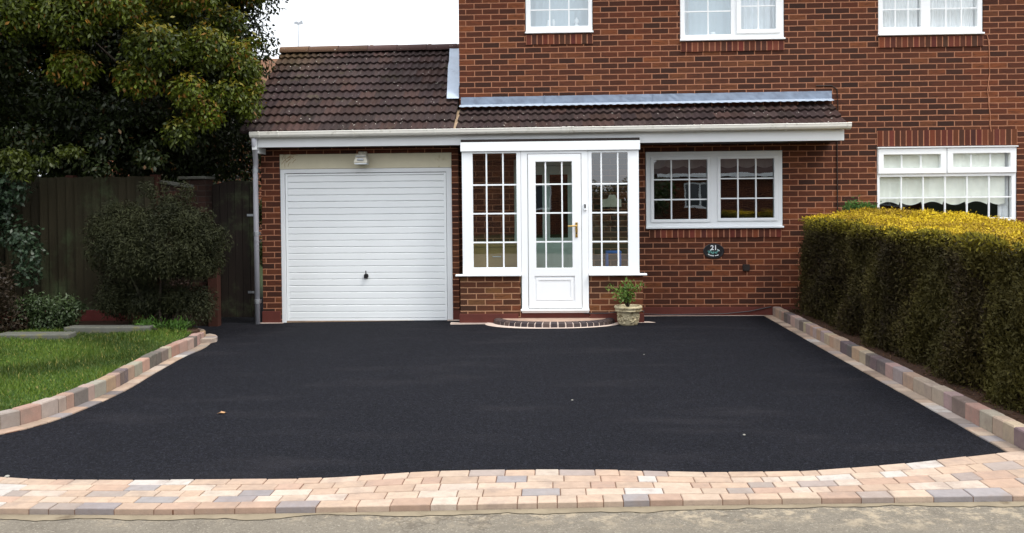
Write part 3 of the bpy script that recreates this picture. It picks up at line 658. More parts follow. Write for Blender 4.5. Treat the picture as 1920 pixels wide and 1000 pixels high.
# gutter, fascia, soffit, pipes
b = MB(); cs = [(0, .075), (-.012, .078), (-.10, .078), (-.104, .070), (-.100, .062), (-.098, .035), (-.085, .012), (-.06, .0), (-.03, .0), (-.008, .015), (0, .03)]
GY0, GZ = -.575, 2.392
def gz(x): return GZ + (x + 3.86) / 7.6 * .020
n = 40; xs = np.linspace(-3.86, 3.735, n + 1)
for i in range(n):
    for (ya, za), (yb, zb) in zip(cs[1:], cs[2:]):
        b.poly([(xs[i], GY0 + ya, gz(xs[i]) + za), (xs[i + 1], GY0 + ya, gz(xs[i + 1]) + za), (xs[i + 1], GY0 + yb, gz(xs[i + 1]) + zb), (xs[i], GY0 + yb, gz(xs[i]) + zb)][::-1])
for x in (-3.86, 3.735): b.poly([(x, GY0 + a, gz(x) + c) for a, c in cs])
gut = b.build('gutter', M['gutter'], house)
def band(x, wd, k=1.0):
    b = MB(); sc = [(GY0 + a * 1.05 - .002, gz(x) + (c - .04) * 1.10 + .04) for a, c in cs[2:]]
    for (a, c), (a2, c2) in zip(sc, sc[1:]): b.poly([(x, a, c), (x + wd, a, c), (x + wd, a2, c2), (x, a2, c2)][::-1])
    b.poly([(x, a, c) for a, c in sc]); b.poly([(x + wd, a, c) for a, c in sc][::-1]); return b
for x in (-3.75, -3.50, -2.53, -1.48, -.20, .24, .27, .52, 1.87, 2.93): band(x, .022).build('gutter_bracket', M['gutter'], gut)
for x in (.14, .21, 3.69): band(x, .045, 1.2).build('gutter_joint', M['gutter'], gut)
b = MB(); b.box(-3.80, 3.68, -.56, -.535, 2.275, 2.41); b.build('fascia', M['upvc_old'], house, bevel=.003)
b = MB(); b.box(-3.80, 3.68, -.534, -.002, 2.277, 2.289); b.build('soffit', M['soot'], house)
b = MB(); b.prism([(3.665, -.534), (3.68, -.534), (3.68, -.0), (3.665, -.0)], 2.29, 2.42); b.build('box_end', M['upvc_old'], house); b = MB(); b.prism([(-3.80, -.534), (-3.785, -.534), (-3.785, -.25), (-3.80, -.25)], 2.20, 2.42); b.build('box_end', M['upvc_old'], house)
b = MB(); b.tube([(-3.90, -.335, -.06), (-3.90, -.335, 2.0), (-3.89, -.345, 2.09), (-3.825, -.56, 2.24), (-3.82, -.60, 2.30), (-3.82, -.61, 2.41)], .034, 12)
dp = b.build('downpipe', m_simple('weathered grey downpipe', (.46, .46, .50), .5, .12, 5, .1, 30, .4, dirt=(.3, .3, .33), dscale=6), house, smooth=True)
for z in (.25, 1.15, 1.98):
    b = MB(); b.tube([(-3.90, -.335, z - .025), (-3.90, -.335, z + .025)], .041, 12); b.box(-3.93, -3.87, -.30, -.25, z - .02, z + .02); b.build('pipe_bracket', M['metal'], dp)
b = MB(); b.box(-3.845, -3.785, -.62, -.56, 2.24, 2.41); b.build('gutter_outlet', M['upvc_old'], dp, bevel=.006)

# garage door
b = MB(); b.box(-3.602, -1.312, -.245, -.16, 2.003, 2.197); b.build('garage_lintel', M['cream'], house, bevel=.004)
b = MB(); b.plate(-3.602, -1.312, -.06, 2.001, -.235, -.16, [(-3.542, -1.384, -.3, 1.946)]); gf = b.build('garage_frame', M['upvc_old'], house, bevel=.005)
b = MB(); x0, x1 = -3.536, -1.390; b.box(x0, x0 + .028, -.222, -.19, -.02, 1.938); b.box(x1 - .028, x1, -.222, -.19, -.02, 1.938); b.box(x0 + .029, x1 - .029, -.222, -.19, 1.915, 1.938); b.box(x0 + .029, x1 - .029, -.222, -.19, -.02, .012)
nr = 22; hgt = (1.913 - .014) / nr
for i in range(nr):          # ribbed sheet: convex ribs with sharp grooves
    z0 = .014 + i * hgt; pr = [(0, -.190), (.04, -.208), (.08, -.214), (.90, -.217), (.94, -.212), (1, -.190)]
    for (t0, y0), (t1, y1) in zip(pr, pr[1:]): b.poly([(x0 + .029, y0, z0 + t0 * hgt), (x1 - .029, y0, z0 + t0 * hgt), (x1 - .029, y1, z0 + t1 * hgt), (x0 + .029, y1, z0 + t1 * hgt)])
gd = b.build('garage_door', M['garage'], house)
b = MB(); b.box(x0 + .03, x1 - .03, -.189, -.186, .0, 1.93); b.build('groove_shadow_sheet', M['metal'], gd)
b = MB(); b.tube([(-2.466, -.212, .575), (-2.466, -.232, .575)], .030, 18); b.tube([(-2.466, -.232, .575), (-2.466, -.245, .575)], [.022, .018], 14); b.build('handle', M['black'], gd, smooth=False)
b = MB(); b.box(-2.472, -2.460, -.25, -.238, .57, .645); b.prism([(-2.492, -.252), (-2.44, -.252), (-2.44, -.236), (-2.492, -.236)], .545, .56); b.build('handle_lever', M['black'], gd, bevel=.002)
b = MB(); b.box(-3.55, -1.375, -.23, -.16, -.06, -.022); b.build('threshold', M['sand'], house)

b = MB()
for i in range(16):
    x = random.uniform(-3.585, -3.42); z = random.uniform(2.02, 2.19); a = random.uniform(.4, 1.3); pts_ = [(x, -.2475, z)]
    for k in range(4): a += random.uniform(-.5, .5); x += .018 * math.cos(a); z += .018 * math.sin(a); pts_.append((min(max(x, -3.6), -3.36), -.2475, min(z, 2.192)))
    b.tube(pts_, .0022, 4)
tag(b.build('ivy_marks', M['pine'], house), kind='stuff')
# porch
PYF = -.62
LW = (-1.137, -.387, .622, 2.184); RW = (.467, 1.106, .612, 2.184)
for a, c, e in ((-1.172, -.402, -1.172), (.472, 1.15, 1.05)):
    b = MB(); b.plate(a, c, -.1, .598, PYF + .012, PYF + .11); b.box(e, e + .10, PYF + .1099, -.002, -.1, .598); b.build('porch_wall', M['brick_porch'], house)
def pf(x0, x1, g, bars, bz, nm, lb=None): return window(house, nm, x0, x1, .622, 2.184, [(g[0], g[1], g[2], g[3], bars, bz)], y=PYF, casement=False, bar=.019, label=lb)
zb = [1.027, 1.394, 1.760]
pl = pf(LW[0], LW[1], (-.999, -.441, .706, 2.160), [-.823, -.612], zb, 'porch_window')
pr_ = pf(RW[0], RW[1], (.513, .967, .710, 2.155), [.634, .843], zb, 'porch_window')
for fo, a, c in ((pl, -1.228, -.388), (pr_, .468, 1.197)):
    b = MB(); b.box(a, c, PYF - .055, PYF + .02, .598, .624); b.build('sill', M['upvc'], fo, bevel=.008)
for x in (-1.137, 1.076):
    b = MB(); b.box(x, x + .03, PYF + .062, -.003, .60, .70); b.box(x, x + .03, PYF + .062, -.003, 2.1, 2.184); b.box(x, x + .03, -.06, -.003, .70, 2.1)
    b.build('porch_side_frame', M['upvc'], house)
b = MB(); b.plate(-.385, .465, .125, 2.184, PYF - .003, PYF + .062, [(-.302, .382, .165, 2.148)]); b.box(-.40, .47, PYF - .03, PYF + .0, .150, .178); pdf = b.build('door_frame', M['upvc'], house, bevel=.004)
b = MB(); b.plate(-.296, .376, .185, 2.142, PYF - .010, PYF + .05, [(-.198, .262, .697, 2.046), (-.222, .288, .262, .592)]); fd = b.build('front_door', M['upvc'], house, bevel=.006)
b = MB(); b.box(-.222, .288, PYF + .004, PYF + .04, .262, .592); b.plate(-.20, .266, .284, .570, PYF - .003, PYF + .006, [(-.17, .236, .314, .54)]); b.build('door_panel', M['upvc'], fd, bevel=.004)
b = MB(); b.poly([(-.2, PYF + .018, .695), (.264, PYF + .018, .695), (.264, PYF + .018, 2.05), (-.2, PYF + .018, 2.05)]); b.build('pane', M['glass'], fd)
b = MB()
for x in (-.072, .136): b.box(x - .009, x + .009, PYF + .004, PYF + .028, .697, 2.046)
for z in (1.030, 1.396, 1.762): b.box(-.198, .262, PYF + .006, PYF + .026, z - .009, z + .009)
b.build('glazing_bars', M['upvc'], fd)
b = MB(); b.box(.300, .330, PYF - .020, PYF - .010, 1.085, 1.275); b.tube([(.315, PYF - .02, 1.232), (.315, PYF - .055, 1.232), (.305, PYF - .06, 1.232), (.205, PYF - .06, 1.228)], .009, 10); b.build('handle', M['gold'], fd, bevel=.002)
b = MB(); b.tube([(.315, PYF - .0195, 1.14), (.315, PYF - .024, 1.14)], .010, 10); b.build('lock', M['black'], fd)
b = MB(); b.box(.405, .447, PYF - .022, PYF - .003, 1.425, 1.512); b.build('doorbell', M['upvc'], pdf, bevel=.004)
b = MB(); b.box(.415, .435, PYF - .026, PYF - .021, 1.455, 1.505); b.build('bell_button', M['black'], pdf, bevel=.002)
b = MB(); b.box(-1.150, 1.122, PYF - .028, PYF + .06, 2.186, 2.303); b.build('porch_head', M['upvc'], house, bevel=.004)
b = MB(); b.box(-1.145, 1.117, PYF - .026, -.561, 2.305, 2.338); b.build('porch_gap_strip', M['soot'], house)  # dark strip painted in for the shadow gap above the porch head
b = MB(); b.box(-1.14, 1.11, PYF + .07, -.003, 2.19, 2.2); b.build('porch_ceiling', M['room'], house)
b = MB(); b.box(-.42, .47, PYF + .02, PYF + .11, -.05, .123); b.build('threshold', M['plinth'], house)
b = MB(); b.box(-1.06, 1.04, PYF + .113, -.003, .0, .10); b.build('porch_floor', M['soil'], house)
# inner door
b = MB(); b.plate(-.50, .42, .1, 2.1, .01, .07, [(-.42, .34, .12, 2.02)]); idf = b.build('inner_door_frame', M['greenwhite'], house, bevel=.004)
b = MB(); b.plate(-.415, .335, .125, 2.015, .02, .06, [(-.30, -.12, 1.05, 1.9), (-.02, .22, 1.05, 1.9)]); b.plate(-.32, -.09, .3, .92, .012, .022, [(-.28, -.13, .34, .88)]); b.plate(0, .25, .3, .92, .012, .022, [(.04, .21, .34, .88)]); b.build('inner_door', M['greenwhite'], idf, bevel=.003)
# half-round doorstep
ds = thing('doorstep', (.02, -.62, 0), 'half round doorstep edged with charcoal blocks below the white porch door', 'doorstep')
def ell(t, a, c, cx=.02, cy=-.60): return (cx + a * math.cos(t), cy - c * math.sin(t))
b = MB(); q = [ell(t, .66, .33) for t in np.linspace(0, math.pi, 40)]; b.prism(q[::-1], -.05, .058); b.build('tread', M['steptop'], ds)
b = MB(); nb = 25
for i in range(nb):
    t0, t1 = math.pi * i / nb, math.pi * (i + 1) / nb; e = .055 * (t1 - t0); c = random.choice([(.05, .036, .034), (.07, .05, .046), (.04, .03, .032), (.085, .058, .05)])
    a0, a1 = t0 + e * 1.7, t1 - e * 1.7
    prof = [(.655, .325, .056), (.70, .37, .064), (.742, .412, .061), (.768, .44, .042), (.772, .445, .0), (.772, .445, -.04)]
    for (A, B, z), (A2, B2, z2) in zip(prof, prof[1:]):
        b.poly([(*ell(a0, A, B), z), (*ell(a0, A2, B2), z2), (*ell(a1, A2, B2), z2), (*ell(a1, A, B), z)], c)
    for aa in (a0, a1): b.poly([(*ell(aa, A, B), z) for A, B, z in prof], c)
b.build('edge_blocks', M['charcoal'], ds)
b = MB(); prof = [(.64, .31, .053), (.70, .37, .056), (.74, .41, .050), (.762, .433, .034), (.766, .439, .0), (.85, .50, .006), (.885, .525, -.01)]
for t0, t1 in zip(np.linspace(0, math.pi, 60), np.linspace(0, math.pi, 60)[1:]):
    for (A, B, z), (A2, B2, z2) in zip(prof, prof[1:]): b.poly([(*ell(t0, A, B), z), (*ell(t0, A2, B2), z2), (*ell(t1, A2, B2), z2), (*ell(t1, A, B), z)])
b.build('mortar_bed', M['pale_mortar'], ds)
# mortar fillets along the wall foot
for q, zt in (([(-1.3, -.66), (-.83, -.66), (-.83, -.60), (-1.3, -.58)], .003), ([(.86, -.655), (1.30, -.64), (1.22, -.56), (.86, -.56)], .004), ([(1.17, -.045), (2.9, -.03), (2.9, -.015), (1.17, -.015)], .005), ([(-3.92, -.30), (-3.57, -.30), (-3.57, -.265), (-3.92, -.265)], -.038), ([(-1.38, -.31), (-1.15, -.31), (-1.15, -.265), (-1.38, -.265)], -.006)):
    b = MB(); b.prism(q, -.1, zt); b.build('wall_foot_mortar', M['pale_mortar'], house)
# wall fittings
b = MB(); b.tube([(2.576, -.001, .637), (2.576, -.03, .637)], .045, 16); b.box(2.53, 2.622, -.008, 0, .590, .68); b.build('flue_vent', M['soot'], house)
b = MB(); b.tube([(.40, PYF - .0, .118), (.7, PYF - .025, .122), (1.02, PYF - .022, .17), (1.16, PYF + .0, .14), (1.2, -.03, .03), (1.5, -.05, .02), (2.3, -.04, .03), (2.62, -.03, .06), (2.9, -.02, .118)], .006, 6); b.build('wall_cable', M['black'], house)
b = MB(); b.tube([(3.768, -.008, .0), (3.772, -.010, 1.0), (3.768, -.008, 2.2), (3.78, -.01, 2.75), (3.77, -.008, 2.98), (3.70, -.008, 3.03), (3.5, -.008, 3.03)], .007, 6); b.build('wall_cable', M['soot'], house)
b = MB(); b.tube([(.63, -.002, 3.02), (.63, .01, 3.02)], .012, 10); b.build('wall_hole', M['black'], house)

# security lamp above the garage
sl_ = thing('security_light', (-2.48, -.25, 2.1), 'cream plastic security light fixed above the white garage door', 'security light')
b = MB(); b.box(-2.535, -2.425, -.30, -.248, 2.17, 2.22); b.tube([(-2.48, -.30, 2.195), (-2.48, -.34, 2.19)], .02, 10); b.build('mounting', M['lamp_plastic'], sl_, bevel=.006)
b = MB(); vs = [(-2.545, -.40, 2.175), (-2.415, -.40, 2.175), (-2.415, -.28, 2.185), (-2.545, -.28, 2.185), (-2.575, -.44, 2.065), (-2.385, -.44, 2.065), (-2.385, -.27, 2.065), (-2.575, -.27, 2.065)]
b.verts_faces(vs, [(0, 1, 2, 3), (4, 7, 6, 5), (4, 5, 1, 0), (5, 6, 2, 1), (6, 7, 3, 2), (7, 4, 0, 3)]); b.build('housing', M['lamp_plastic'], sl_, bevel=.012)
b = MB(); b.box(-2.52, -2.44, -.445, -.43, 2.095, 2.125); b.build('sensor', M['metal'], sl_, bevel=.006)
b = MB(); b.box(-2.56, -2.40, -.43, -.285, 2.05, 2.064); b.build('lens', M['net'], sl_, bevel=.003)
b = MB(); b.box(-2.545, -2.415, -.443, -.42, 2.15, 2.158); b.build('housing_seam', M['metal'], sl_)

# house sign: oval plaque 21
sg = thing('house_sign', (2.15, 0, .86), 'black oval house number plaque reading 21 on the brick wall', 'sign')
b = MB(); rr = [(-.001, 1), (-.014, 1), (-.018, .95), (-.018, .9), (-.015, .87)]; n = 40; A, B = .138, .100; vs = []; fs = []
for y, k in rr: vs += [(2.15 + A * k * math.cos(2 * math.pi * i / n), y, .860 + B * k * math.sin(2 * math.pi * i / n)) for i in range(n)]
for j in range(len(rr) - 1): fs += [(j * n + i, j * n + (i + 1) % n, (j + 1) * n + (i + 1) % n, (j + 1) * n + i) for i in range(n)]
fs.append(tuple(range((len(rr) - 1) * n, len(rr) * n))); b.verts_faces(vs, fs); b.build('plaque', M['black'], sg, smooth=False, merge=True)
def text_mesh(name, txt, size, loc, mat, parent, bold=.0):
    cu = bpy.data.curves.new(name, 'FONT'); cu.body = txt; cu.size = size; cu.extrude = .001; cu.offset = bold; cu.align_x = 'CENTER'; cu.align_y = 'CENTER'
    t = bpy.data.objects.new(name + '_src', cu); COL.objects.link(t); dg = bpy.context.evaluated_depsgraph_get(); me = bpy.data.meshes.new_from_object(t.evaluated_get(dg)); bpy.data.objects.remove(t)
    for v in me.vertices: v.co = Vector((v.co.x, -v.co.z, v.co.y))
    me.materials.clear(); me.materials.append(M[mat]); o = bpy.data.objects.new(name, me); COL.objects.link(o); o.parent = parent; o.location = Vector(loc) - wloc(parent); return o
text_mesh('number', '21', .088, (2.150, -.0175, .903), 'signwhite', sg, .0018)
b = MB()
for (px, pz, r_) in [(-.055, -.012, .016), (-.04, .004, .014), (-.065, -.028, .012), (-.03, -.022, .015), (-.005, -.02, .013), (.02, -.024, .014), (.045, -.01, .013), (.06, .006, .014), (-.012, -.038, .012), (-.075, -.005, .01), (.035, -.03, .011)]:
    k = random.randint(5, 7)
    b.poly([(2.15 + px + r_ * (1 if i % 2 else .55) * math.cos(math.pi * i / k), -.0165, .865 + pz + r_ * (1 if i % 2 else .55) * math.sin(math.pi * i / k)) for i in range(2 * k)])
b.build('flower_motif', M['signteal'], sg)
b = MB()
for t0, t1 in ((3.85, 4.15), (4.19, 4.44), (4.48, 4.72), (4.86, 5.08), (5.12, 5.36)):
    ts = np.linspace(t0, t1, 6)
    for a, c in zip(ts, ts[1:]): b.poly([(2.15 + .106 * math.cos(a), -.0165, .865 + .072 * math.sin(a)), (2.15 + .106 * math.cos(c), -.0165, .865 + .072 * math.sin(c)), (2.15 + .096 * math.cos(c), -.0165, .865 + .063 * math.sin(c)), (2.15 + .096 * math.cos(a), -.0165, .865 + .063 * math.sin(a))])
b.build('lettering', M['signwhite'], sg)
for (px, pz) in ((.052, .012), (.068, .0), (-.045, .01)): b = MB(); b.tube([(2.15 + px, -.0165, .865 + pz), (2.15 + px, -.018, .865 + pz)], .007, 6); b.build('flower_centre', M['signwhite'], sg)

# things inside the porch
t = thing('wooden_chest', (-.72, -.3, .1), 'honey coloured wooden chest inside the porch behind the left window', 'chest')
b = MB(); b.box(-1.03, -.43, -.45, -.08, .13, .96); b.build('body', M['pine'], t, bevel=.006)
b = MB(); b.box(-1.04, -.42, -.46, -.07, .962, .99); b.build('lid', M['pine'], t, bevel=.004)
b = MB(); b.tube([(-.76, -.46, .84), (-.76, -.475, .835), (-.66, -.475, .835), (-.66, -.46, .84)], .006, 6); b.build('handle', M['metal'], t)
for xx in (-1.02, -.48):
    b = MB(); b.box(xx, xx + .05, -.44, -.39, .10, .13); b.build('foot', M['pine'], t)
t = thing('plastic_stool', (.80, -.3, .1), 'blue plastic stool inside the porch behind the right window', 'stool')
b = MB(); b.box(.70, .90, -.40, -.20, .86, .89); b.build('seat', M['blue'], t, bevel=.01)
for sx in (.70, .865):
    for sy in (-.40, -.235):
        b = MB(); b.box(sx, sx + .03, sy, sy + .03, .10, .86); b.build('leg', M['blue'], t)
t = thing('hanging_plaque', (.80, -.02, 1.5), 'small cream house shaped plaque hanging on the inner porch wall at right', 'plaque')
b = MB(); b.verts_faces([(.67, -.03, 1.46), (.93, -.03, 1.46), (.93, -.03, 1.56), (.87, -.03, 1.57), (.85, -.03, 1.62), (.77, -.03, 1.62), (.75, -.03, 1.57), (.67, -.03, 1.56), (.67, -.01, 1.46), (.93, -.01, 1.46), (.93, -.01, 1.56), (.87, -.01, 1.57), (.85, -.01, 1.62), (.77, -.01, 1.62), (.75, -.01, 1.57), (.67, -.01, 1.56)],
    [tuple(range(8)), tuple(range(15, 7, -1))] + [(i, (i + 1) % 8, 8 + (i + 1) % 8, 8 + i) for i in range(8)]); b.build('board', M['cream'], t)
b = MB(); b.tube([(.77, -.02, 1.62), (.80, -.015, 1.68), (.83, -.02, 1.62)], .003, 5); b.build('cord', M['pine'], t)

# plant pot
pc = (.945, -.80, .0)
pp = thing('potted_plant', pc, 'small leafy plant in a buff moulded stone pot beside the porch step', 'potted plant')
pf_ = [(.001, 0), (.112, 0), (.118, .012), (.125, .05), (.138, .15), (.142, .165), (.160, .168), (.168, .176), (.166, .19), (.158, .196), (.172, .206), (.176, .222), (.168, .236), (.150, .238), (.140, .225), (.135, .20), (.001, .20)]
b = MB(); b.lathe(pf_, pc, 32); b.build('pot', M['pot'], pp, smooth=True, merge=True)
b = MB()                                    # moulded garland relief round the bowl
for i in range(90):
    a = random.uniform(0, 6.283); z = random.uniform(.022, .140); r_ = .122 + .115 * z * .9; rr_ = random.uniform(.008, .015)
    cx, cy = pc[0] + r_ * math.cos(a), pc[1] + r_ * math.sin(a)
    ux, uy = -math.sin(a), math.cos(a); ph = random.uniform(0, 3)
    ring = [(cx + ux * rr_ * 1.3 * math.cos(2 * math.pi * k / 7 + ph), cy + uy * rr_ * 1.3 * math.cos(2 * math.pi * k / 7 + ph), z + rr_ * math.sin(2 * math.pi * k / 7 + ph)) for k in range(7)]
    top = (cx + math.cos(a) * .010, cy + math.sin(a) * .010, z)
    for k in range(7): b.poly([ring[k], ring[(k + 1) % 7], top])
b.build('relief', M['pot'], pp)
b = MB(); b.lathe([(.001, .212), (.10, .21), (.138, .205)], pc, 20); b.build('compost', M['soil'], pp)
b = MB(); tips = []
for i in range(9):
    a = random.uniform(0, 6.283); h_ = random.uniform(.14, .34); lean = random.uniform(.04, .19)
    tip = (pc[0] - .03 + lean * math.cos(a) - .04 * h_ / .34, pc[1] + lean * math.sin(a), .21 + h_)
    mid = (pc[0] + .4 * (tip[0] - pc[0]), pc[1] + .4 * (tip[1] - pc[1]), .21 + h_ * .6); b.tube([(pc[0], pc[1], .20), mid, tip], [.007, .005, .003], 6); tips += [mid, tip, tuple((p + q_) / 2 for p, q_ in zip(mid, tip))]
b.build('stem', M['bark'], pp)
tips = np.array(tips); P = tips[rng.integers(0, len(tips), 420)] + rng.normal(0, .03, (420, 3)) * [1.3, 1.3, 1]; gr = rng.random((420, 1))
quads(P - np.array(pc), rdir(420), unit(rdir(420) + [0, 0, .5]), rng.uniform(.03, .055, 420), rng.uniform(.016, .026, 420), np.array([.05, .12, .02]) * (1 - gr) + np.array([.18, .27, .05]) * gr, 'foliage', M['leaf'], parent=pp)

# ------------------------------------------------------------ attached neighbour
nb_ = thing('brick_house', (XP, 0, 0), 'attached brick house on the right with white blind window behind the hedge', 'house')
NW = (4.288, 6.085, 1.205, 2.21); NC = (4.305, 5.656, 3.672, 4.85)
b = MB(); b.plate(XP + .0, XN, -.2, 5.1, .0005, .11, [NW, NC]); b.box(XN - .11, XN, .112, 8, -.2, 5.1); b.box(XP, XN, 8, 8.1, -.2, 5.1); b.build('wall', M['brick'], nb_)
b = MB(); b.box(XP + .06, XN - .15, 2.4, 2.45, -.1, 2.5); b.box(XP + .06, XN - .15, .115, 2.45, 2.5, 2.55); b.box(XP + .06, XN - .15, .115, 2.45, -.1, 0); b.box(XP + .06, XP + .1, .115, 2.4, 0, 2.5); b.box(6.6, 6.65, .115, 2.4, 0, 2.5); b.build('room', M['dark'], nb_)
b = MB(); b.box(XP + .06, XN - .15, 2.2, 2.25, 2.55, 5.0); b.box(XP + .06, XN - .15, .115, 2.25, 5.0, 5.05); b.build('upper_room', M['room'], nb_)
gable_roof(nb_, XP + .003, XN + .1, 0, 8, 5.1, 7.4, M['tileplain'], name='main_roof')
soldier('brick_lintel', 4.29, 6.09, 2.222, 2.43, nb_, .004, .8); soldier('brick_sill', 4.31, 5.65, 3.515, 3.655, nb_)
g6 = even(4.326, 6.022, 6)
wn = window(nb_, 'window', 4.292, 6.081, 1.212, 2.20, [(4.368, 5.111, 1.926, 2.116, even(4.368, 5.111, 3), []), (5.262, 6.002, 1.930, 2.122, even(5.262, 6.002, 3), []), (4.326, 6.022, 1.275, 1.82, g6, [1.545])], y=.01, casement=False, glass='glass_clear')
b = MB(); b.plate(4.30, 5.180, 1.860, 2.190, -.012, .012, [(4.372, 5.107, 1.930, 2.112)]); b.plate(5.192, 6.075, 1.862, 2.192, -.012, .012, [(5.266, 5.998, 1.934, 2.118)]); b.build('sash', M['upvc'], wn, bevel=.006)
b = MB(); b.box(4.285, 6.09, -.03, .012, 2.198, 2.214); b.build('drip_rail', M['upvc_old'], wn)
def scall(x):
    t = (x - 4.32) / .57; t -= math.floor(t); return 1.49 - .045 * (abs(math.sin(t * math.pi * 2)) if t > .5 else 0.0) - (.0 if t > .5 else .045 * (1 - math.sin(t * 2 * math.pi)))
curtain('blind', 4.31, 5.97, 1.5, 2.19, .078, 'blind', wn, amp=.002, hem=scall)
curtain('curtain', 5.90, 6.07, 1.22, 2.19, .12, 'net', wn)
wc = window(nb_, 'window', 4.311, 5.650, 3.69, 4.84, [(4.372, 4.860, 3.785, 4.78, [4.535, 4.70], [4.02, 4.35]), (4.985, 5.585, 3.775, 4.78, [5.185, 5.385], [4.02, 4.35])], y=.01, sill=(.01, .04, .02), glass='glass_clear', casement=False, fr='upvc')
curtain('net_curtain', 4.32, 5.64, 3.70, 4.83, .09, 'net', wc, amp=.012, wl_=.06)
b = MB(); pts_ = [(5.70, -.006, 3.66)]; x = 5.70
for z in np.arange(3.6, 2.40, -.075): x += random.uniform(-.012, .016); pts_.append((x, -.004, z))
b.tube(pts_, .006, 5); b.build('repaired_crack', M['mortar'], nb_)

# ------------------------------------------------------------ loose bits on the drive
t = bpy.data.objects
def dry_leaf(x, y, r_, lab):
    b = MB(); z = G(x, y) + .004; n = 9
    ring = [(x + r_ * (1 if k % 2 else .55) * 1.3 * math.cos(2 * math.pi * k / n), y + r_ * (1 if k % 2 else .55) * math.sin(2 * math.pi * k / n), z + .012 * random.random()) for k in range(n)]
    for k in range(n): b.poly([ring[k], ring[(k + 1) % n], (x, y, z + .014)])
    b.poly([(p[0], p[1], p[2] - .002) for p in ring[::-1]]); tag(b.build('dry_leaf', M['dryleaf'], origin=(x, y, z)), lab, 'leaf')
dry_leaf(-2.49, -5.30, .032, 'curled brown dry leaf lying on the black driveway')
def pebble(x, y, r_, lab):
    b = MB(); z = G(x, y); b.lathe([(.001, 0), (r_ * .9, .001), (r_, r_ * .35), (r_ * .6, r_ * .7), (.001, r_ * .8)], (x, y, z), 7)
    o = b.build('pebble', M['pebble'], origin=(x, y, z)); tag(o, lab, 'pebble', 'pale bits on the driveway')
pebble(.15, -4.90, .010, 'pale stone chip near the middle of the driveway'); pebble(.92, -2.9, .008, 'pale stone chip on the driveway towards the window')
pebble(1.27, -5.9, .010, 'pale stone chip near the front right of the driveway'); pebble(-3.18, -6.84, .015, 'pale crumb at the front left edge of the driveway')

# ------------------------------------------------------------ plants
def clump_leaves(name, mat, centres, radii, n, L, Wd, ca, cb, parent=None, droop=.4, shell=.0, cc=None, ccp=0.0, flat=1.0, smooth_dir=None, topcol=None, zcut=None):
    """leaves spread over clumps; centres (k,3), radii (k,3)"""
    centres = np.asarray(centres, float); radii = np.asarray(radii, float); k = len(centres)
    wgt = np.prod(radii, axis=1) ** (2 / 3); idx = rng.choice(k, n, p=wgt / wgt.sum())
    dd = rdir(n); rr = rng.random((n, 1)) ** (1 / (3 if shell == 0 else 8 * shell + 3)); off = dd * rr * radii[idx]
    P = centres[idx] + off + rng.normal(0, .035, (n, 3)) * (rng.random((n, 1)) < .35)
    N = unit(dd * .8 + rdir(n) * .9 + [0, 0, .35]); U = unit(rdir(n) + dd * .5 + [0, 0, -droop])
    U = unit(U - N * (U * N).sum(1, keepdims=True))
    t = np.clip(rng.normal(.45, .28, (n, 1)), 0, 1); tc = rng.random((k, 1))[idx]; t = np.clip(.6 * t + .4 * tc, 0, 1)
    c = np.array(ca) * (1 - t) + np.array(cb) * t
    if cc is not None:
        s_ = (rng.random(n) < ccp * (.3 + 1.4 * (tc[:, 0] > .6))) ; c[s_] = np.array(cc) * rng.uniform(.6, 1.2, (s_.sum(), 1))
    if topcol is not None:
        up = np.clip((dd[:, 2:3] * rr - .25) * 1.6, 0, 1) * (rng.random((n, 1)) < topcol[1]); c = c * (1 - up) + np.array(topcol[0]) * up  # leaves on each clump's upper side painted lighter, as if lit from above
    o0 = wloc(parent) if parent else Vector((0, 0, 0))
    return quads(P - np.array(o0), N, U, rng.uniform(*L, n), rng.uniform(*Wd, n), c, name, mat, parent=parent)

def limbs(b, base, tips, r0, n=7):
    for tp in tips:
        base_ = Vector(base); tp = Vector(tp); mid = base_.lerp(tp, .5) + Vector((random.uniform(-.2, .2), random.uniform(-.2, .2), random.uniform(.0, .3)))
        pts = [base_, base_.lerp(mid, .55) , mid, mid.lerp(tp, .5), tp]; b.tube(pts, [r0, r0 * .8, r0 * .6, r0 * .4, r0 * .15], n)

# big tree overhanging the fence and the garage roof
tr = thing('broadleaf_tree', (-5.05, .75, 0), 'large green and orange tinged tree overhanging the fence and garage roof', 'tree')
b = MB(); b.tube([(-5.05, .75, -.1), (-5.04, .75, .6), (-5.07, .72, 1.6), (-5.12, .6, 2.3), (-5.35, .35, 3.2), (-5.6, .1, 4.4), (-5.7, 0, 5.6)], [.21, .17, .155, .15, .12, .08, .03], 14); b.build('trunk', M['bark'], tr, smooth=True)
b = MB(); limbs(b, (-5.12, .6, 2.3), [(-6.8, .1, 3.3), (-4.5, .1, 3.2), (-6.0, -.4, 3.7), (-4.8, .8, 4.2), (-5.2, 1.9, 4.0), (-6.6, 1.2, 4.2)], .06); b.build('limbs', M['bark'], tr, smooth=True)
cen = []; rad = []
def addc(x, y, z, r1, r2=None, r3=None): cen.append((x, y, z)); rad.append((r1, r2 or r1, r3 or r1 * .7))
for i in range(210):
    a = random.uniform(0, 6.283); rr_ = random.uniform(.25, 1) ** .6; x = -6.05 + 2.05 * rr_ * math.cos(a); y = -.15 + 1.9 * rr_ * math.sin(a)
    z = 4.9 + random.uniform(-1.5, 1.6) * (1.15 - rr_ * .5); k_ = random.uniform(.14, .36); addc(x, y, z, k_, k_ * random.uniform(.7, 1), k_ * random.uniform(.55, 1.0))
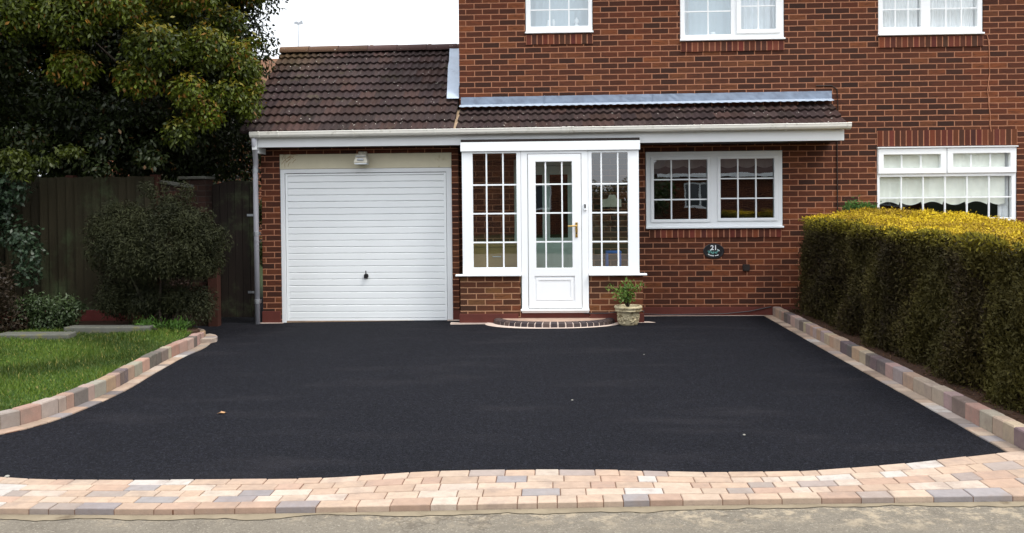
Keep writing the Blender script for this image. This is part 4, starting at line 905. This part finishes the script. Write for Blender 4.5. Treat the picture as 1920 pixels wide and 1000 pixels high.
for (x, y, z, r1) in [(-4.75, -1.4, 3.45, .40), (-4.3, -1.0, 3.5, .34), (-5.2, -1.6, 3.95, .42), (-4.45, -1.1, 4.15, .38), (-4.0, -.7, 3.42, .27), (-3.92, -.6, 3.05, .23), (-3.86, -.75, 2.8, .2), (-3.95, -.7, 3.25, .26), (-4.1, -.4, 3.3, .33), (-4.15, -.6, 3.9, .25), (-4.05, -.8, 4.35, .2), (-3.86, -.5, 3.66, .12), (-5.6, -1.7, 3.75, .42), (-6.3, -1.7, 3.85, .45), (-6.9, -1.9, 4.1, .5), (-5.0, -1.3, 3.1, .3), (-4.45, -1.15, 2.95, .26), (-5.7, -1.5, 3.2, .3), (-4.3, -1.0, 2.68, .24), (-4.05, -.9, 2.95, .22), (-4.6, -1.1, 2.45, .2)]:
    addc(x, y, z, r1, r1 * .8, r1 * random.uniform(.6, .9))
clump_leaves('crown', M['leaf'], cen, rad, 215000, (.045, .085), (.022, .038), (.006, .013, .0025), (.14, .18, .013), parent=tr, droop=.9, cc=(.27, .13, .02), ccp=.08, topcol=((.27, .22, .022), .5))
# lower and inner boughs: the crown's shade is put into darker leaf colours
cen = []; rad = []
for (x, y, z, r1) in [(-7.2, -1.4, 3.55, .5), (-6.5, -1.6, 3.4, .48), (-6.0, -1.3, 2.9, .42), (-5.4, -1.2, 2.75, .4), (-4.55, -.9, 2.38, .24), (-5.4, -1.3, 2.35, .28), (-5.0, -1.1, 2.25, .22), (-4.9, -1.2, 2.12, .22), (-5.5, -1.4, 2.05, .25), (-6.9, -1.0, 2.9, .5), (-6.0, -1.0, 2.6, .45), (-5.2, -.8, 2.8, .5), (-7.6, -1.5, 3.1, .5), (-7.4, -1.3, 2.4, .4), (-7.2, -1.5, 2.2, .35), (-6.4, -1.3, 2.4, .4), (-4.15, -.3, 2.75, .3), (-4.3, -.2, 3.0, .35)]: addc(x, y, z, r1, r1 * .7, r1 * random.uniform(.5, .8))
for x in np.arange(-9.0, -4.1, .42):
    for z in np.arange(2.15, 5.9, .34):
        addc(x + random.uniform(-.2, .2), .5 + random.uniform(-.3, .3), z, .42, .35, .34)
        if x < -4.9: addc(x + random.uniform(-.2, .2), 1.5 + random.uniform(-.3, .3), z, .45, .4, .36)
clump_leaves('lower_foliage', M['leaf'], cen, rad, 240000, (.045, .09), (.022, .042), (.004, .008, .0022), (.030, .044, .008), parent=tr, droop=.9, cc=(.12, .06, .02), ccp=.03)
# sprays hanging lowest over the fence, painted as lit by lighter leaf colours
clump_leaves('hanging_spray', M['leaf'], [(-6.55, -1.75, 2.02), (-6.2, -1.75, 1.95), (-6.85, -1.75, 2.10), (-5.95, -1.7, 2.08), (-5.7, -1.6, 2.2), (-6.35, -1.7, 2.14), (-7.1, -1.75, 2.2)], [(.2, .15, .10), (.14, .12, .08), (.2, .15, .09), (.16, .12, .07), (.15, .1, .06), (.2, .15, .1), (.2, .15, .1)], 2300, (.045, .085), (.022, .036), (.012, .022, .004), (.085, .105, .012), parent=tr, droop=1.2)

# second tree at the far left
t2 = thing('broadleaf_tree', (-8.0, -1.2, 0), 'dark trunked tree at the far left behind the evergreen bush', 'tree')
b = MB(); b.tube([(-8.0, -1.2, -.1), (-7.95, -1.2, 1.2), (-7.75, -1.2, 2.0), (-7.4, -1.25, 2.6), (-7.3, -1.2, 3.5)], [.24, .2, .18, .16, .08], 14); b.build('trunk', M['bark'], t2, smooth=True)
cen = []; rad = []
for i in range(80): addc(-8.1 + random.uniform(-1.2, .9), -1.2 + random.uniform(-1.0, 1.0), random.uniform(1.9, 5.4), random.uniform(.35, .6), None, .28)
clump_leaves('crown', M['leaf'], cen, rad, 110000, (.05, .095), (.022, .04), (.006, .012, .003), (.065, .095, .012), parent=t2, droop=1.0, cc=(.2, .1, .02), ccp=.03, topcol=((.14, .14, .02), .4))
# flowering shrub beyond the gate
t3 = thing('garden_shrub', (-4.6, 4.2, 0), 'tall green shrub with red blooms seen over the arched gate', 'shrub')
b = MB(); limbs(b, (-4.6, 4.2, -.1), [(-5.6, 4.0, 2.2), (-4.9, 4.3, 2.8), (-4.2, 4.1, 2.4), (-5.3, 4.6, 3.0)], .06); b.build('stems', M['bark'], t3)
cen = []; rad = []
for i in range(80): addc(-5.1 + random.uniform(-2.0, 1.2), 4.2 + random.uniform(-.5, .6), random.uniform(.6, 3.5), random.uniform(.25, .45), None, .25)
clump_leaves('foliage', M['leaf'], cen, rad, 34000, (.05, .09), (.025, .045), (.014, .03, .006), (.07, .11, .014), parent=t3, droop=.4)
clump_leaves('blossom', M['leaf'], [(-4.55, 3.6, 2.75), (-4.3, 3.6, 2.55), (-4.75, 3.6, 2.6)], [(.22, .1, .2)] * 3, 110, (.03, .06), (.025, .045), (.3, .02, .03), (.4, .06, .05), parent=t3)

# garden fence with gravel boards
fn = thing('garden_fence', (-6.3, -1.05, 0), 'weathered vertical board fence with red gravel boards behind the bushes', 'fence')
fa, fb_ = Vector((-9.2, -1.25, 0)), Vector((-4.99, -.90, 0)); fd_ = (fb_ - fa).normalized(); fnr = Vector((fd_.y, -fd_.x, 0)); Lf = (fb_ - fa).length
b = MB(); s_ = 0
while s_ < Lf - .02:
    w_ = min(.112, Lf - s_); p = fa + fd_ * s_; q = p + fd_ * (w_ - .006); j = random.uniform(-.004, .006); zt = 1.905 + random.uniform(-.008, .008)
    A = p + fnr * (.040 + j); B_ = q + fnr * (.010 + j); C_ = q - fnr * .0; D_ = p - fnr * .0
    b.prism([(v.x, v.y) for v in (D_, A, B_, C_)], .24, zt, tuple(random.uniform(.55, 1.25) for _ in range(1)) * 3); s_ += w_ - .004
b.build('board', M['fence'], fn)
b = MB(); s_ = 0; gbs = []
while s_ < Lf - .1:
    e = min(s_ + 1.05, Lf); p, q = fa + fd_ * (s_ + .01), fa + fd_ * (e - .01); gb = MB()
    gb.prism([(v.x, v.y) for v in (p - fnr * .02, p + fnr * .03, q + fnr * .03, q - fnr * .02)], -.05, .232); gb.build('gravel_board', M['gravelboard'], fn, bevel=.006)
    b2 = MB(); c = fa + fd_ * e; b2.box(c.x - .05, c.x + .05, c.y + .01, c.y + .11, -.1, 1.93); b2.build('post', M['postwood'], fn, bevel=.004); s_ = e
for z in (.45, 1.65):
    b = MB(); p, q = fa - fnr * .002, fb_ - fnr * .002; b.prism([(v.x, v.y) for v in (p - fnr * .05, p, q, q - fnr * .05)], z, z + .08); b.build('rail', M['fencerail'], fn)

# brick garden wall and pier beside the gate
gwl = thing('garden_wall', (-4.85, -.5, 0), 'dark brick garden wall with sloping coping and capped pier behind the round bush', 'wall')
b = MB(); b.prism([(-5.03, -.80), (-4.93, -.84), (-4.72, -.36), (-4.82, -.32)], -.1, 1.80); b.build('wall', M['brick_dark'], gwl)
b = MB(); vs = [(-5.07, -.80, 1.86), (-4.90, -.87, 1.86), (-4.68, -.38, 1.80), (-4.86, -.30, 1.80)]; vs += [(x, y, z - .05) for x, y, z in vs]
b.verts_faces(vs, [(0, 1, 2, 3), (7, 6, 5, 4), (0, 4, 5, 1), (1, 5, 6, 2), (2, 6, 7, 3), (3, 7, 4, 0)]); b.build('coping', M['slab'], gwl, bevel=.008)
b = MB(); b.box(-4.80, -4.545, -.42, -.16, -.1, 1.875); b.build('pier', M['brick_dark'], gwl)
b = MB(); b.box(-4.90, -4.52, -.46, -.12, 1.878, 1.915); b.build('pier_cap', M['slab'], gwl, bevel=.008)
po = thing('wooden_post', (-4.45, -.42, 0), 'short red brown wooden post between the round bush and gate', 'post')
b = MB(); b.box(-4.50, -4.37, -.50, -.38, -.1, 1.06); b.build('shaft', M['postwood'], po, bevel=.006)
b = MB(); b.box(-4.51, -4.34, -.51, -.37, 1.062, 1.085); b.build('cap', M['postwood'], po, bevel=.006)
# arched gate
ga = thing('garden_gate', (-4.2, -.2, 0), 'dark arched wooden gate between the brick pier and garage', 'gate')
b = MB(); x = -4.53; xe = -3.925; nbd = 6; bw = (xe - x) / nbd
def arch(xx): return 1.70 + .155 * math.sqrt(max(0, 1 - ((xx + 4.19) / .42) ** 2)) if abs(xx + 4.19) < .42 else 1.70
for i in range(nbd):
    a, c = x + i * bw + .003, x + (i + 1) * bw - .003; ks = np.linspace(a, c, 5)
    fr_ = [(a, -.22, .03)] + [(c, -.22, .03)] + [(k_, -.22, arch(k_)) for k_ in ks[::-1]]; n_ = len(fr_); bk = [(p[0], -.195, p[2]) for p in fr_]
    b.verts_faces(fr_ + bk, [tuple(range(n_)), tuple(range(n_, 2 * n_))[::-1]] + [(k_, n_ + k_, n_ + (k_ + 1) % n_, (k_ + 1) % n_) for k_ in range(n_)])
b.build('board', M['gatewood'], ga)
for z in (.3, .95, 1.5):
    b = MB(); b.box(-4.53, -3.925, -.193, -.155, z, z + .09); b.build('ledge', M['gatewood'], ga)
for z in (.35, 1.38):
    b = MB(); b.box(-4.06, -3.925, -.229, -.222, z, z + .03); b.build('hinge', M['metal'], ga)
b = MB(); b.box(-4.52, -4.40, -.24, -.222, .98, 1.02); b.build('latch', M['black'], ga)

# bushes
def bush(name, loc, label, clumps, n, L, Wd, ca, cb, mat, cat='bush', **kw):
    t = thing(name, loc, label, cat); b = MB(); lo = Vector(loc)
    limbs(b, (loc[0], loc[1], -.02), [tuple(Vector(c[:3])) for c in clumps[:5]], .022, 6); b.build('stems', M['bark'], t)
    clump_leaves('foliage', M[mat], [c[:3] for c in clumps], [c[3:6] for c in clumps], n, L, Wd, ca, cb, parent=t, **kw); return t
cl = []
for i in range(60):
    d_ = Vector(rdir(1)[0]); d_.z = abs(d_.z) * 1.2 - .45; d_.normalize(); k_ = random.uniform(.62, .86)
    cl.append((-4.66 + .72 * d_.x * k_, -1.52 + .55 * d_.y * k_, .98 + .70 * d_.z * k_, .2, .18, .18))
cl += [(-4.66 + random.uniform(-.65, .55), -1.5 + random.uniform(-.2, .2), random.uniform(.28, .6), .2, .18, .16) for i in range(22)]
cl += [(-5.45, -1.35, 1.25, .25, .15, .22), (-5.5, -1.3, .95, .2, .15, .2), (-5.3, -1.35, .7, .2, .15, .2), (-5.25, -1.4, 1.35, .25, .2, .2), (-5.35, -1.3, 1.1, .2, .2, .2), (-5.15, -1.4, 1.5, .22, .2, .1), (-4.6, -1.5, .35, .35, .2, .15)]
cl += [(-4.66 + .78 * math.cos(a_) * k2, -1.62, 1.0 + .72 * math.sin(a_) * k2, .05, .05, .12) for a_, k2 in [(random.uniform(-.3, 3.4), random.uniform(.95, 1.12)) for _ in range(16)]]
bush('round_bush', (-4.7, -1.52, .09), 'rounded dark green conifer bush in front of the fence', cl, 80000, (.03, .065), (.007, .015), (.007, .009, .0035), (.034, .037, .012), 'conifer', droop=.7)
cl = [(-7.0 + random.uniform(-.9, .75), -1.62 + random.uniform(-.15, .2), random.uniform(.75, 1.95), .25, .2, .22) for i in range(34)] + [(-6.35, -1.6, 1.2, .22, .2, .2), (-6.2, -1.6, 1.0, .18, .18, .15), (-6.25, -1.6, .75, .18, .15, .15)]
bush('evergreen_bush', (-7.0, -1.62, .09), 'glossy dark evergreen bush at the left end of the fence', cl, 13000, (.045, .075), (.028, .042), (.010, .024, .010), (.035, .06, .03), 'glossyleaf', droop=.5)
cl = [(-6.9 + random.uniform(-.9, .7), -2.05 + random.uniform(-.15, .2), random.uniform(.2, .85), .24, .2, .2) for i in range(26)]
bush('reddish_shrub', (-6.95, -2.05, .09), 'low dull brown red shrub at the left edge of the lawn', cl, 15000, (.035, .06), (.014, .024), (.022, .013, .009), (.06, .045, .022), 'leaf', droop=.4)
cl = [(-5.95 + random.uniform(-.35, .35), -1.72 + random.uniform(-.1, .1), random.uniform(.15, .5), .16, .14, .12) for i in range(14)]
bush('low_shrub', (-5.95, -1.72, .09), 'low small leaved green shrub between the stone slabs and fence', cl, 6500, (.03, .055), (.014, .022), (.02, .036, .012), (.065, .095, .035), 'glossyleaf', cat='shrub', droop=.2)
cl = [(-4.55 + random.uniform(-.28, .28), -1.72 + random.uniform(-.12, .12), .13, .10, .08, .06) for i in range(10)]
bush('weeds', (-4.55, -1.72, .09), 'tuft of bright green weeds near the end of the left kerb', cl, 1100, (.05, .09), (.008, .018), (.04, .10, .015), (.10, .20, .03), 'leaf', cat='weeds', droop=-1.2)
cl = [(4.0 + random.uniform(-.16, .16), -.22 + random.uniform(-.05, .05), 1.42 + random.uniform(-.03, .05), .09, .06, .05) for i in range(9)] + [(4.0, -.2, 1.2, .08, .06, .15), (4.0, -.2, .8, .05, .05, .2)]
bush('young_shrub', (4.0, -.2, .07), 'bright green young shrub poking up behind the hedge', cl, 1600, (.03, .05), (.010, .018), (.045, .12, .02), (.12, .24, .05), 'leaf', cat='shrub', droop=-.5)
# stone slabs in the bed
for (x0, x1, y0, y1, z1, nm) in ((-6.15, -5.3, -2.42, -2.2, .145, 'grey stone slab edging the lawn below the low shrub'), (-5.6, -4.6, -1.98, -1.80, .16, 'mossy stone slab edging the bed under the round bush')):
    b = MB(); vs = [(x0, y0), (x0 + (x1 - x0) * .5, y0 - .015), (x1, y0 + .01), (x1 - .02, y1), (x0 + .03, y1)]; b.prism(vs, .0, z1); tag(b.build('stone_slab', M['slab'], origin=((x0 + x1) / 2, y0, 0), bevel=.012), nm, 'slab')

# ------------------------------------------------------------ hedge
hg = thing('conifer_hedge', (4.3, -3.2, .07), 'long clipped conifer hedge with golden yellow top beside the driveway', 'hedge')
def htop(x, y):
    bump = .10 * np.exp(-((y + 1.0) / 1.1) ** 2) * np.clip((x - 3.3) / .5, 0, 1) * np.clip((5.2 - x) / .9, 0, 1)
    return 1.272 + bump * .75 - .045 * np.clip((x - 3.6) / .8, 0, 1) * np.clip((-y - .8) / 1.5, 0, 1) - .05 * np.clip((-y - 1.5) / 3, 0, 1) + .022 * np.sin(x * 5.3 + y * 2.1) + .018 * np.sin(y * 6.7 + x) - .35 * np.clip((x - 5.15) / .5, 0, 1) ** 2
HX0, HX1, HY0, HY1 = 3.27, 5.45, -6.1, -.22
def hface(y, z): return HX0 + .05 * np.sin(y * 3.1 + 1) * np.sin(z * 2.2) + .035 * np.sin(y * 7.3 + z * 3) + .03 * np.sin(z * 9 + y * 5) - .04 * np.clip((.7 - z) / .6, 0, 1) + .05 * np.maximum(0, np.sin(y * 9.5 + 1.5 * np.sin(y * 2.7) + .8 * z)) ** 3
nF, nT, nE = 200000, 130000, 24000
kF = 6500; cy = rng.uniform(HY0, HY1, kF); cz = .06 + 1.24 * rng.random(kF); co = rng.normal(0, .034, kF); ccol = rng.random(kF)
ii = rng.integers(0, kF, nF); y = cy[ii] + rng.normal(0, .028, nF); z = cz[ii] + rng.normal(0, .042, nF); z = np.clip(z, .07, htop(HX0 + .05, y) + .012)
x = hface(y, z) + co[ii] + rng.normal(0, .018, nF) + .02
keep = rng.random(nF) < np.clip(.45 + (z - .08) / .3, 0, 1); Pf = np.c_[x, y, z][keep]; nF = len(Pf); cc_ = ccol[ii][keep]
Nf = unit(np.c_[-np.ones(nF), rng.normal(0, .7, nF), rng.normal(.2, .6, nF)]); Uf = unit(np.c_[rng.normal(-.35, .35, nF), rng.normal(0, .55, nF), rng.normal(.45, .6, nF)])
pn = .5 + .5 * np.sin(Pf[:, 1] * 2.3 + 1.5 * np.sin(Pf[:, 2] * 3.1)) * np.sin(Pf[:, 2] * 4 + Pf[:, 1]); pn = np.clip(.45 * pn + .55 * cc_ + rng.normal(0, .12, nF), 0, 1)[:, None]
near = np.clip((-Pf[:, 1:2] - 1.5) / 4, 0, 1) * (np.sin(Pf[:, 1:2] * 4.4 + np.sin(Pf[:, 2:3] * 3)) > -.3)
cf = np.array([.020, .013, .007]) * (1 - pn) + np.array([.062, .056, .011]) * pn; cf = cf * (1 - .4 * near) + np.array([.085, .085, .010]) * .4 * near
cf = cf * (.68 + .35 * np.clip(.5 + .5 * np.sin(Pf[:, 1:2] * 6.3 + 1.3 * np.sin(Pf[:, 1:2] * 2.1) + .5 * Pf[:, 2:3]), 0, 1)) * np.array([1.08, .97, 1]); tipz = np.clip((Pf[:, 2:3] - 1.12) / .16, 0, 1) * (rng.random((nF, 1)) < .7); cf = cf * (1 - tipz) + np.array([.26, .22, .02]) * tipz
x = rng.uniform(HX0 + .01, HX1, nT); y = rng.uniform(HY0, HY1, nT); kT = 5200; cx = rng.uniform(HX0 + .01, HX1, kT); cy = rng.uniform(HY0, HY1, kT); cz = rng.normal(0, .018, kT); ii = rng.integers(0, kT, nT); x = cx[ii] + rng.normal(0, .028, nT); y = cy[ii] + rng.normal(0, .028, nT); z = htop(x, y) + cz[ii] + np.abs(rng.normal(0, .014, nT)); Pt = np.c_[x, y, z]
Nt_ = unit(np.c_[rng.normal(0, .5, nT), rng.normal(-.35, .5, nT), np.ones(nT)]); Ut = unit(np.c_[rng.normal(0, .6, nT), rng.normal(-.3, .6, nT), rng.uniform(.1, .9, nT)])
tt = np.clip(.5 + .35 * np.sin(x * 3 + 2 * np.sin(y * 2.2)) + rng.normal(0, .18, nT) + .5 * (rng.random(kT)[ii] - .5), 0, 1)[:, None]; ct = np.array([.24, .15, .012]) * (1 - tt) + np.array([.66, .48, .02]) * tt
br_ = rng.random(nT) < .08; ct[br_] = (.14, .08, .02)
ye = rng.integers(0, 2, nE); x = rng.uniform(HX0, HX1, nE); z = .1 + 1.2 * rng.random(nE); yv = np.where(ye == 0, HY0, HY1) + rng.normal(0, .035, nE); z = np.minimum(z, htop(x, yv)); Pe = np.c_[x, yv, z]
Ne = unit(np.c_[rng.normal(0, .5, nE), np.where(ye == 0, -1, 1), rng.normal(0, .5, nE)]); Ue = unit(rng.normal(0, 1, (nE, 3)) + [0, 0, .6]); ce = np.array([.035, .03, .010]) * rng.uniform(.6, 1.6, (nE, 1))
P = np.r_[Pf, Pt, Pe]; N = np.r_[Nf, Nt_, Ne]; U = np.r_[Uf, Ut, Ue]; C = np.r_[cf, ct, ce]; n = len(P)
Lh = np.r_[rng.uniform(.018, .046, nF), rng.uniform(.014, .034, nT), rng.uniform(.02, .05, nE)]
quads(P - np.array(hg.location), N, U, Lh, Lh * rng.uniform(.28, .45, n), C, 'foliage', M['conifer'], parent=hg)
b = MB(); ys = np.linspace(HY0 + .06, HY1 - .06, 40)
for i in range(39):
    ya, yb = ys[i], ys[i + 1]; xa0 = HX0 + .24
    za, zb2 = float(htop(np.array(4.2), np.array(ya))) - .07, float(htop(np.array(4.2), np.array(yb))) - .07
    b.poly([(xa0, ya, .25), (xa0, yb, .25), (xa0, yb, zb2), (xa0, ya, za)]); b.poly([(xa0, ya, za), (xa0, yb, zb2), (HX1 - .3, yb, zb2), (HX1 - .3, ya, za)]); b.poly([(HX1 - .3, ya, .25), (HX1 - .3, ya, za), (HX1 - .3, yb, zb2), (HX1 - .3, yb, .25)])
for yy in (ys[0], ys[-1]): b.poly([(xa0, yy, .25), (HX1 - .3, yy, .25), (HX1 - .3, yy, 1.2), (xa0, yy, 1.2)])
b.build('inner_twigs', M['bark'], hg)
for yy in np.arange(-5.8, -.3, .55):
    b = MB(); b.tube([(3.85, yy, .02), (3.88, yy + .03, .3), (3.84, yy, .9)], [.045, .035, .02], 8); b.build('trunk', M['bark'], hg, smooth=True)
n = 5000; x = rng.uniform(3.01, 3.5, n); y = rng.uniform(-6.3, -.1, n)
tag(quads(np.c_[x, y, np.full(n, .077)], unit(rdir(n) * .5 + [0, 0, 1]), unit(rng.normal(0, 1, (n, 3)) * [1, 1, .3]), rng.uniform(.01, .035, n), rng.uniform(.005, .012, n), np.array([.10, .045, .02]) * rng.uniform(.4, 1.5, (n, 1)), 'leaf_litter', M['leaf'], origin=(3.2, -3, .07)), 'brown needle litter on the soil below the hedge', 'litter', kind='stuff')

# ------------------------------------------------------------ houses beyond the garage and across the road (mirrored in the panes)
fh = thing('far_house', (-9, 14, 0), 'distant house whose orange brown ridge shows beside the garage roof', 'house')
b = MB(); b.box(-14, -7.1, 12.2, 18, -.2, 4.3); b.build('wall', M['brickfar'], fh); M['tileorange'] = m_simple('orange lichened tile', (.13, .065, .035), .9, .35, 5, .5, 40, .2, dirt=(.09, .06, .04), dscale=1)
rf_ = gable_roof(fh, -14.2, -6.95, 12.2, 18, 4.3, 5.95, M['tileorange'])
ae = thing('weather_vane', (-7.75, 15.1, 5.8), 'small weather vane on a thin mast above the garage ridge', 'weather vane')
b = MB(); b.tube([(-7.75, 15.1, 5.75), (-7.75, 15.1, 7.05)], .014, 6); b.build('mast', M['metal'], ae)
vp_ = [(-.15, .0), (-.06, .06), (.02, .02), (.13, .09), (.15, -.03), (.02, -.05), (-.06, -.04)]
b = MB(); b.verts_faces([(-7.75 + x, 15.09, 7.03 + z) for x, z in vp_] + [(-7.75 + x, 15.11, 7.03 + z) for x, z in vp_], [tuple(range(7)), tuple(range(13, 6, -1))] + [(i, (i + 1) % 7, 7 + (i + 1) % 7, 7 + i) for i in range(7)]); b.build('vane', M['metal'], ae)

def opposite(x0, x1, zw, zr, label):
    t = thing('opposite_house', ((x0 + x1) / 2, -31, 0), label, 'house')
    b = MB(); b.plate(x0, x1, -.2, zw, -31.1, -31.0, [(x0 + 1, x0 + 2.6, 1.0, 2.2), (x1 - 2.6, x1 - 1, 1.0, 2.2)]); b.box(x0, x0 + .1, -38, -31.102, -.2, zw); b.box(x1 - .1, x1, -38, -31.102, -.2, zw); b.box(x0, x1, -38.1, -38.002, -.2, zw); b.build('wall', M['brickfar'], t)
    for a in (x0 + 1, x1 - 2.6):
        b = MB(); b.plate(a, a + 1.6, 1.0, 2.2, -31.06, -31.02, [(a + .08, a + .76, 1.08, 2.12), (a + .84, a + 1.52, 1.08, 2.12)]); wf = b.build('window', M['upvc'], t); b = MB(); b.box(a + .05, a + 1.55, -31.055, -31.05, 1.05, 2.15); b.build('pane', M['glaze_dark'], wf)
    b = MB(); yf, yb = -30.6, -38.5; ym = (yf + yb) / 2; hp = 2.6       # hipped roof
    e = [(x0 - .3, yf, zw - .05), (x1 + .3, yf, zw - .05), (x1 + .3, yb, zw - .05), (x0 - .3, yb, zw - .05)]; r_ = [(x0 + hp, ym, zr), (x1 - hp, ym, zr)]
    b.poly([e[1], e[0], r_[0], r_[1]]); b.poly([e[3], e[2], r_[1], r_[0]]); b.poly([e[0], e[3], r_[0]]); b.poly([e[2], e[1], r_[1]]); b.poly(e); b.build('roof', M['tileplain'], t)
    b = MB(); b.box(x0 - .3, x1 + .3, -30.595, -30.57, zw - .2, zw - .03); b.build('fascia', M['upvc'], t)
opposite(-13.5, 1.0, 4.9, 7.2, 'two storey brick house across the road mirrored in the porch glass')
opposite(5.4, 18, 2.7, 6.2, 'hipped roof bungalow across the road mirrored in the downstairs window')
cl = [(x, -30 + random.uniform(-.4, .4), random.uniform(.4, 2.1), .7, .5, .5) for x in np.arange(1.2, 5.4, .4) for _ in range(2)]
bush('far_bush', (3.2, -30, -.1), 'dark bush across the road between the two houses', cl, 6000, (.12, .2), (.06, .1), (.02, .04, .01), (.05, .08, .02), 'leaf')
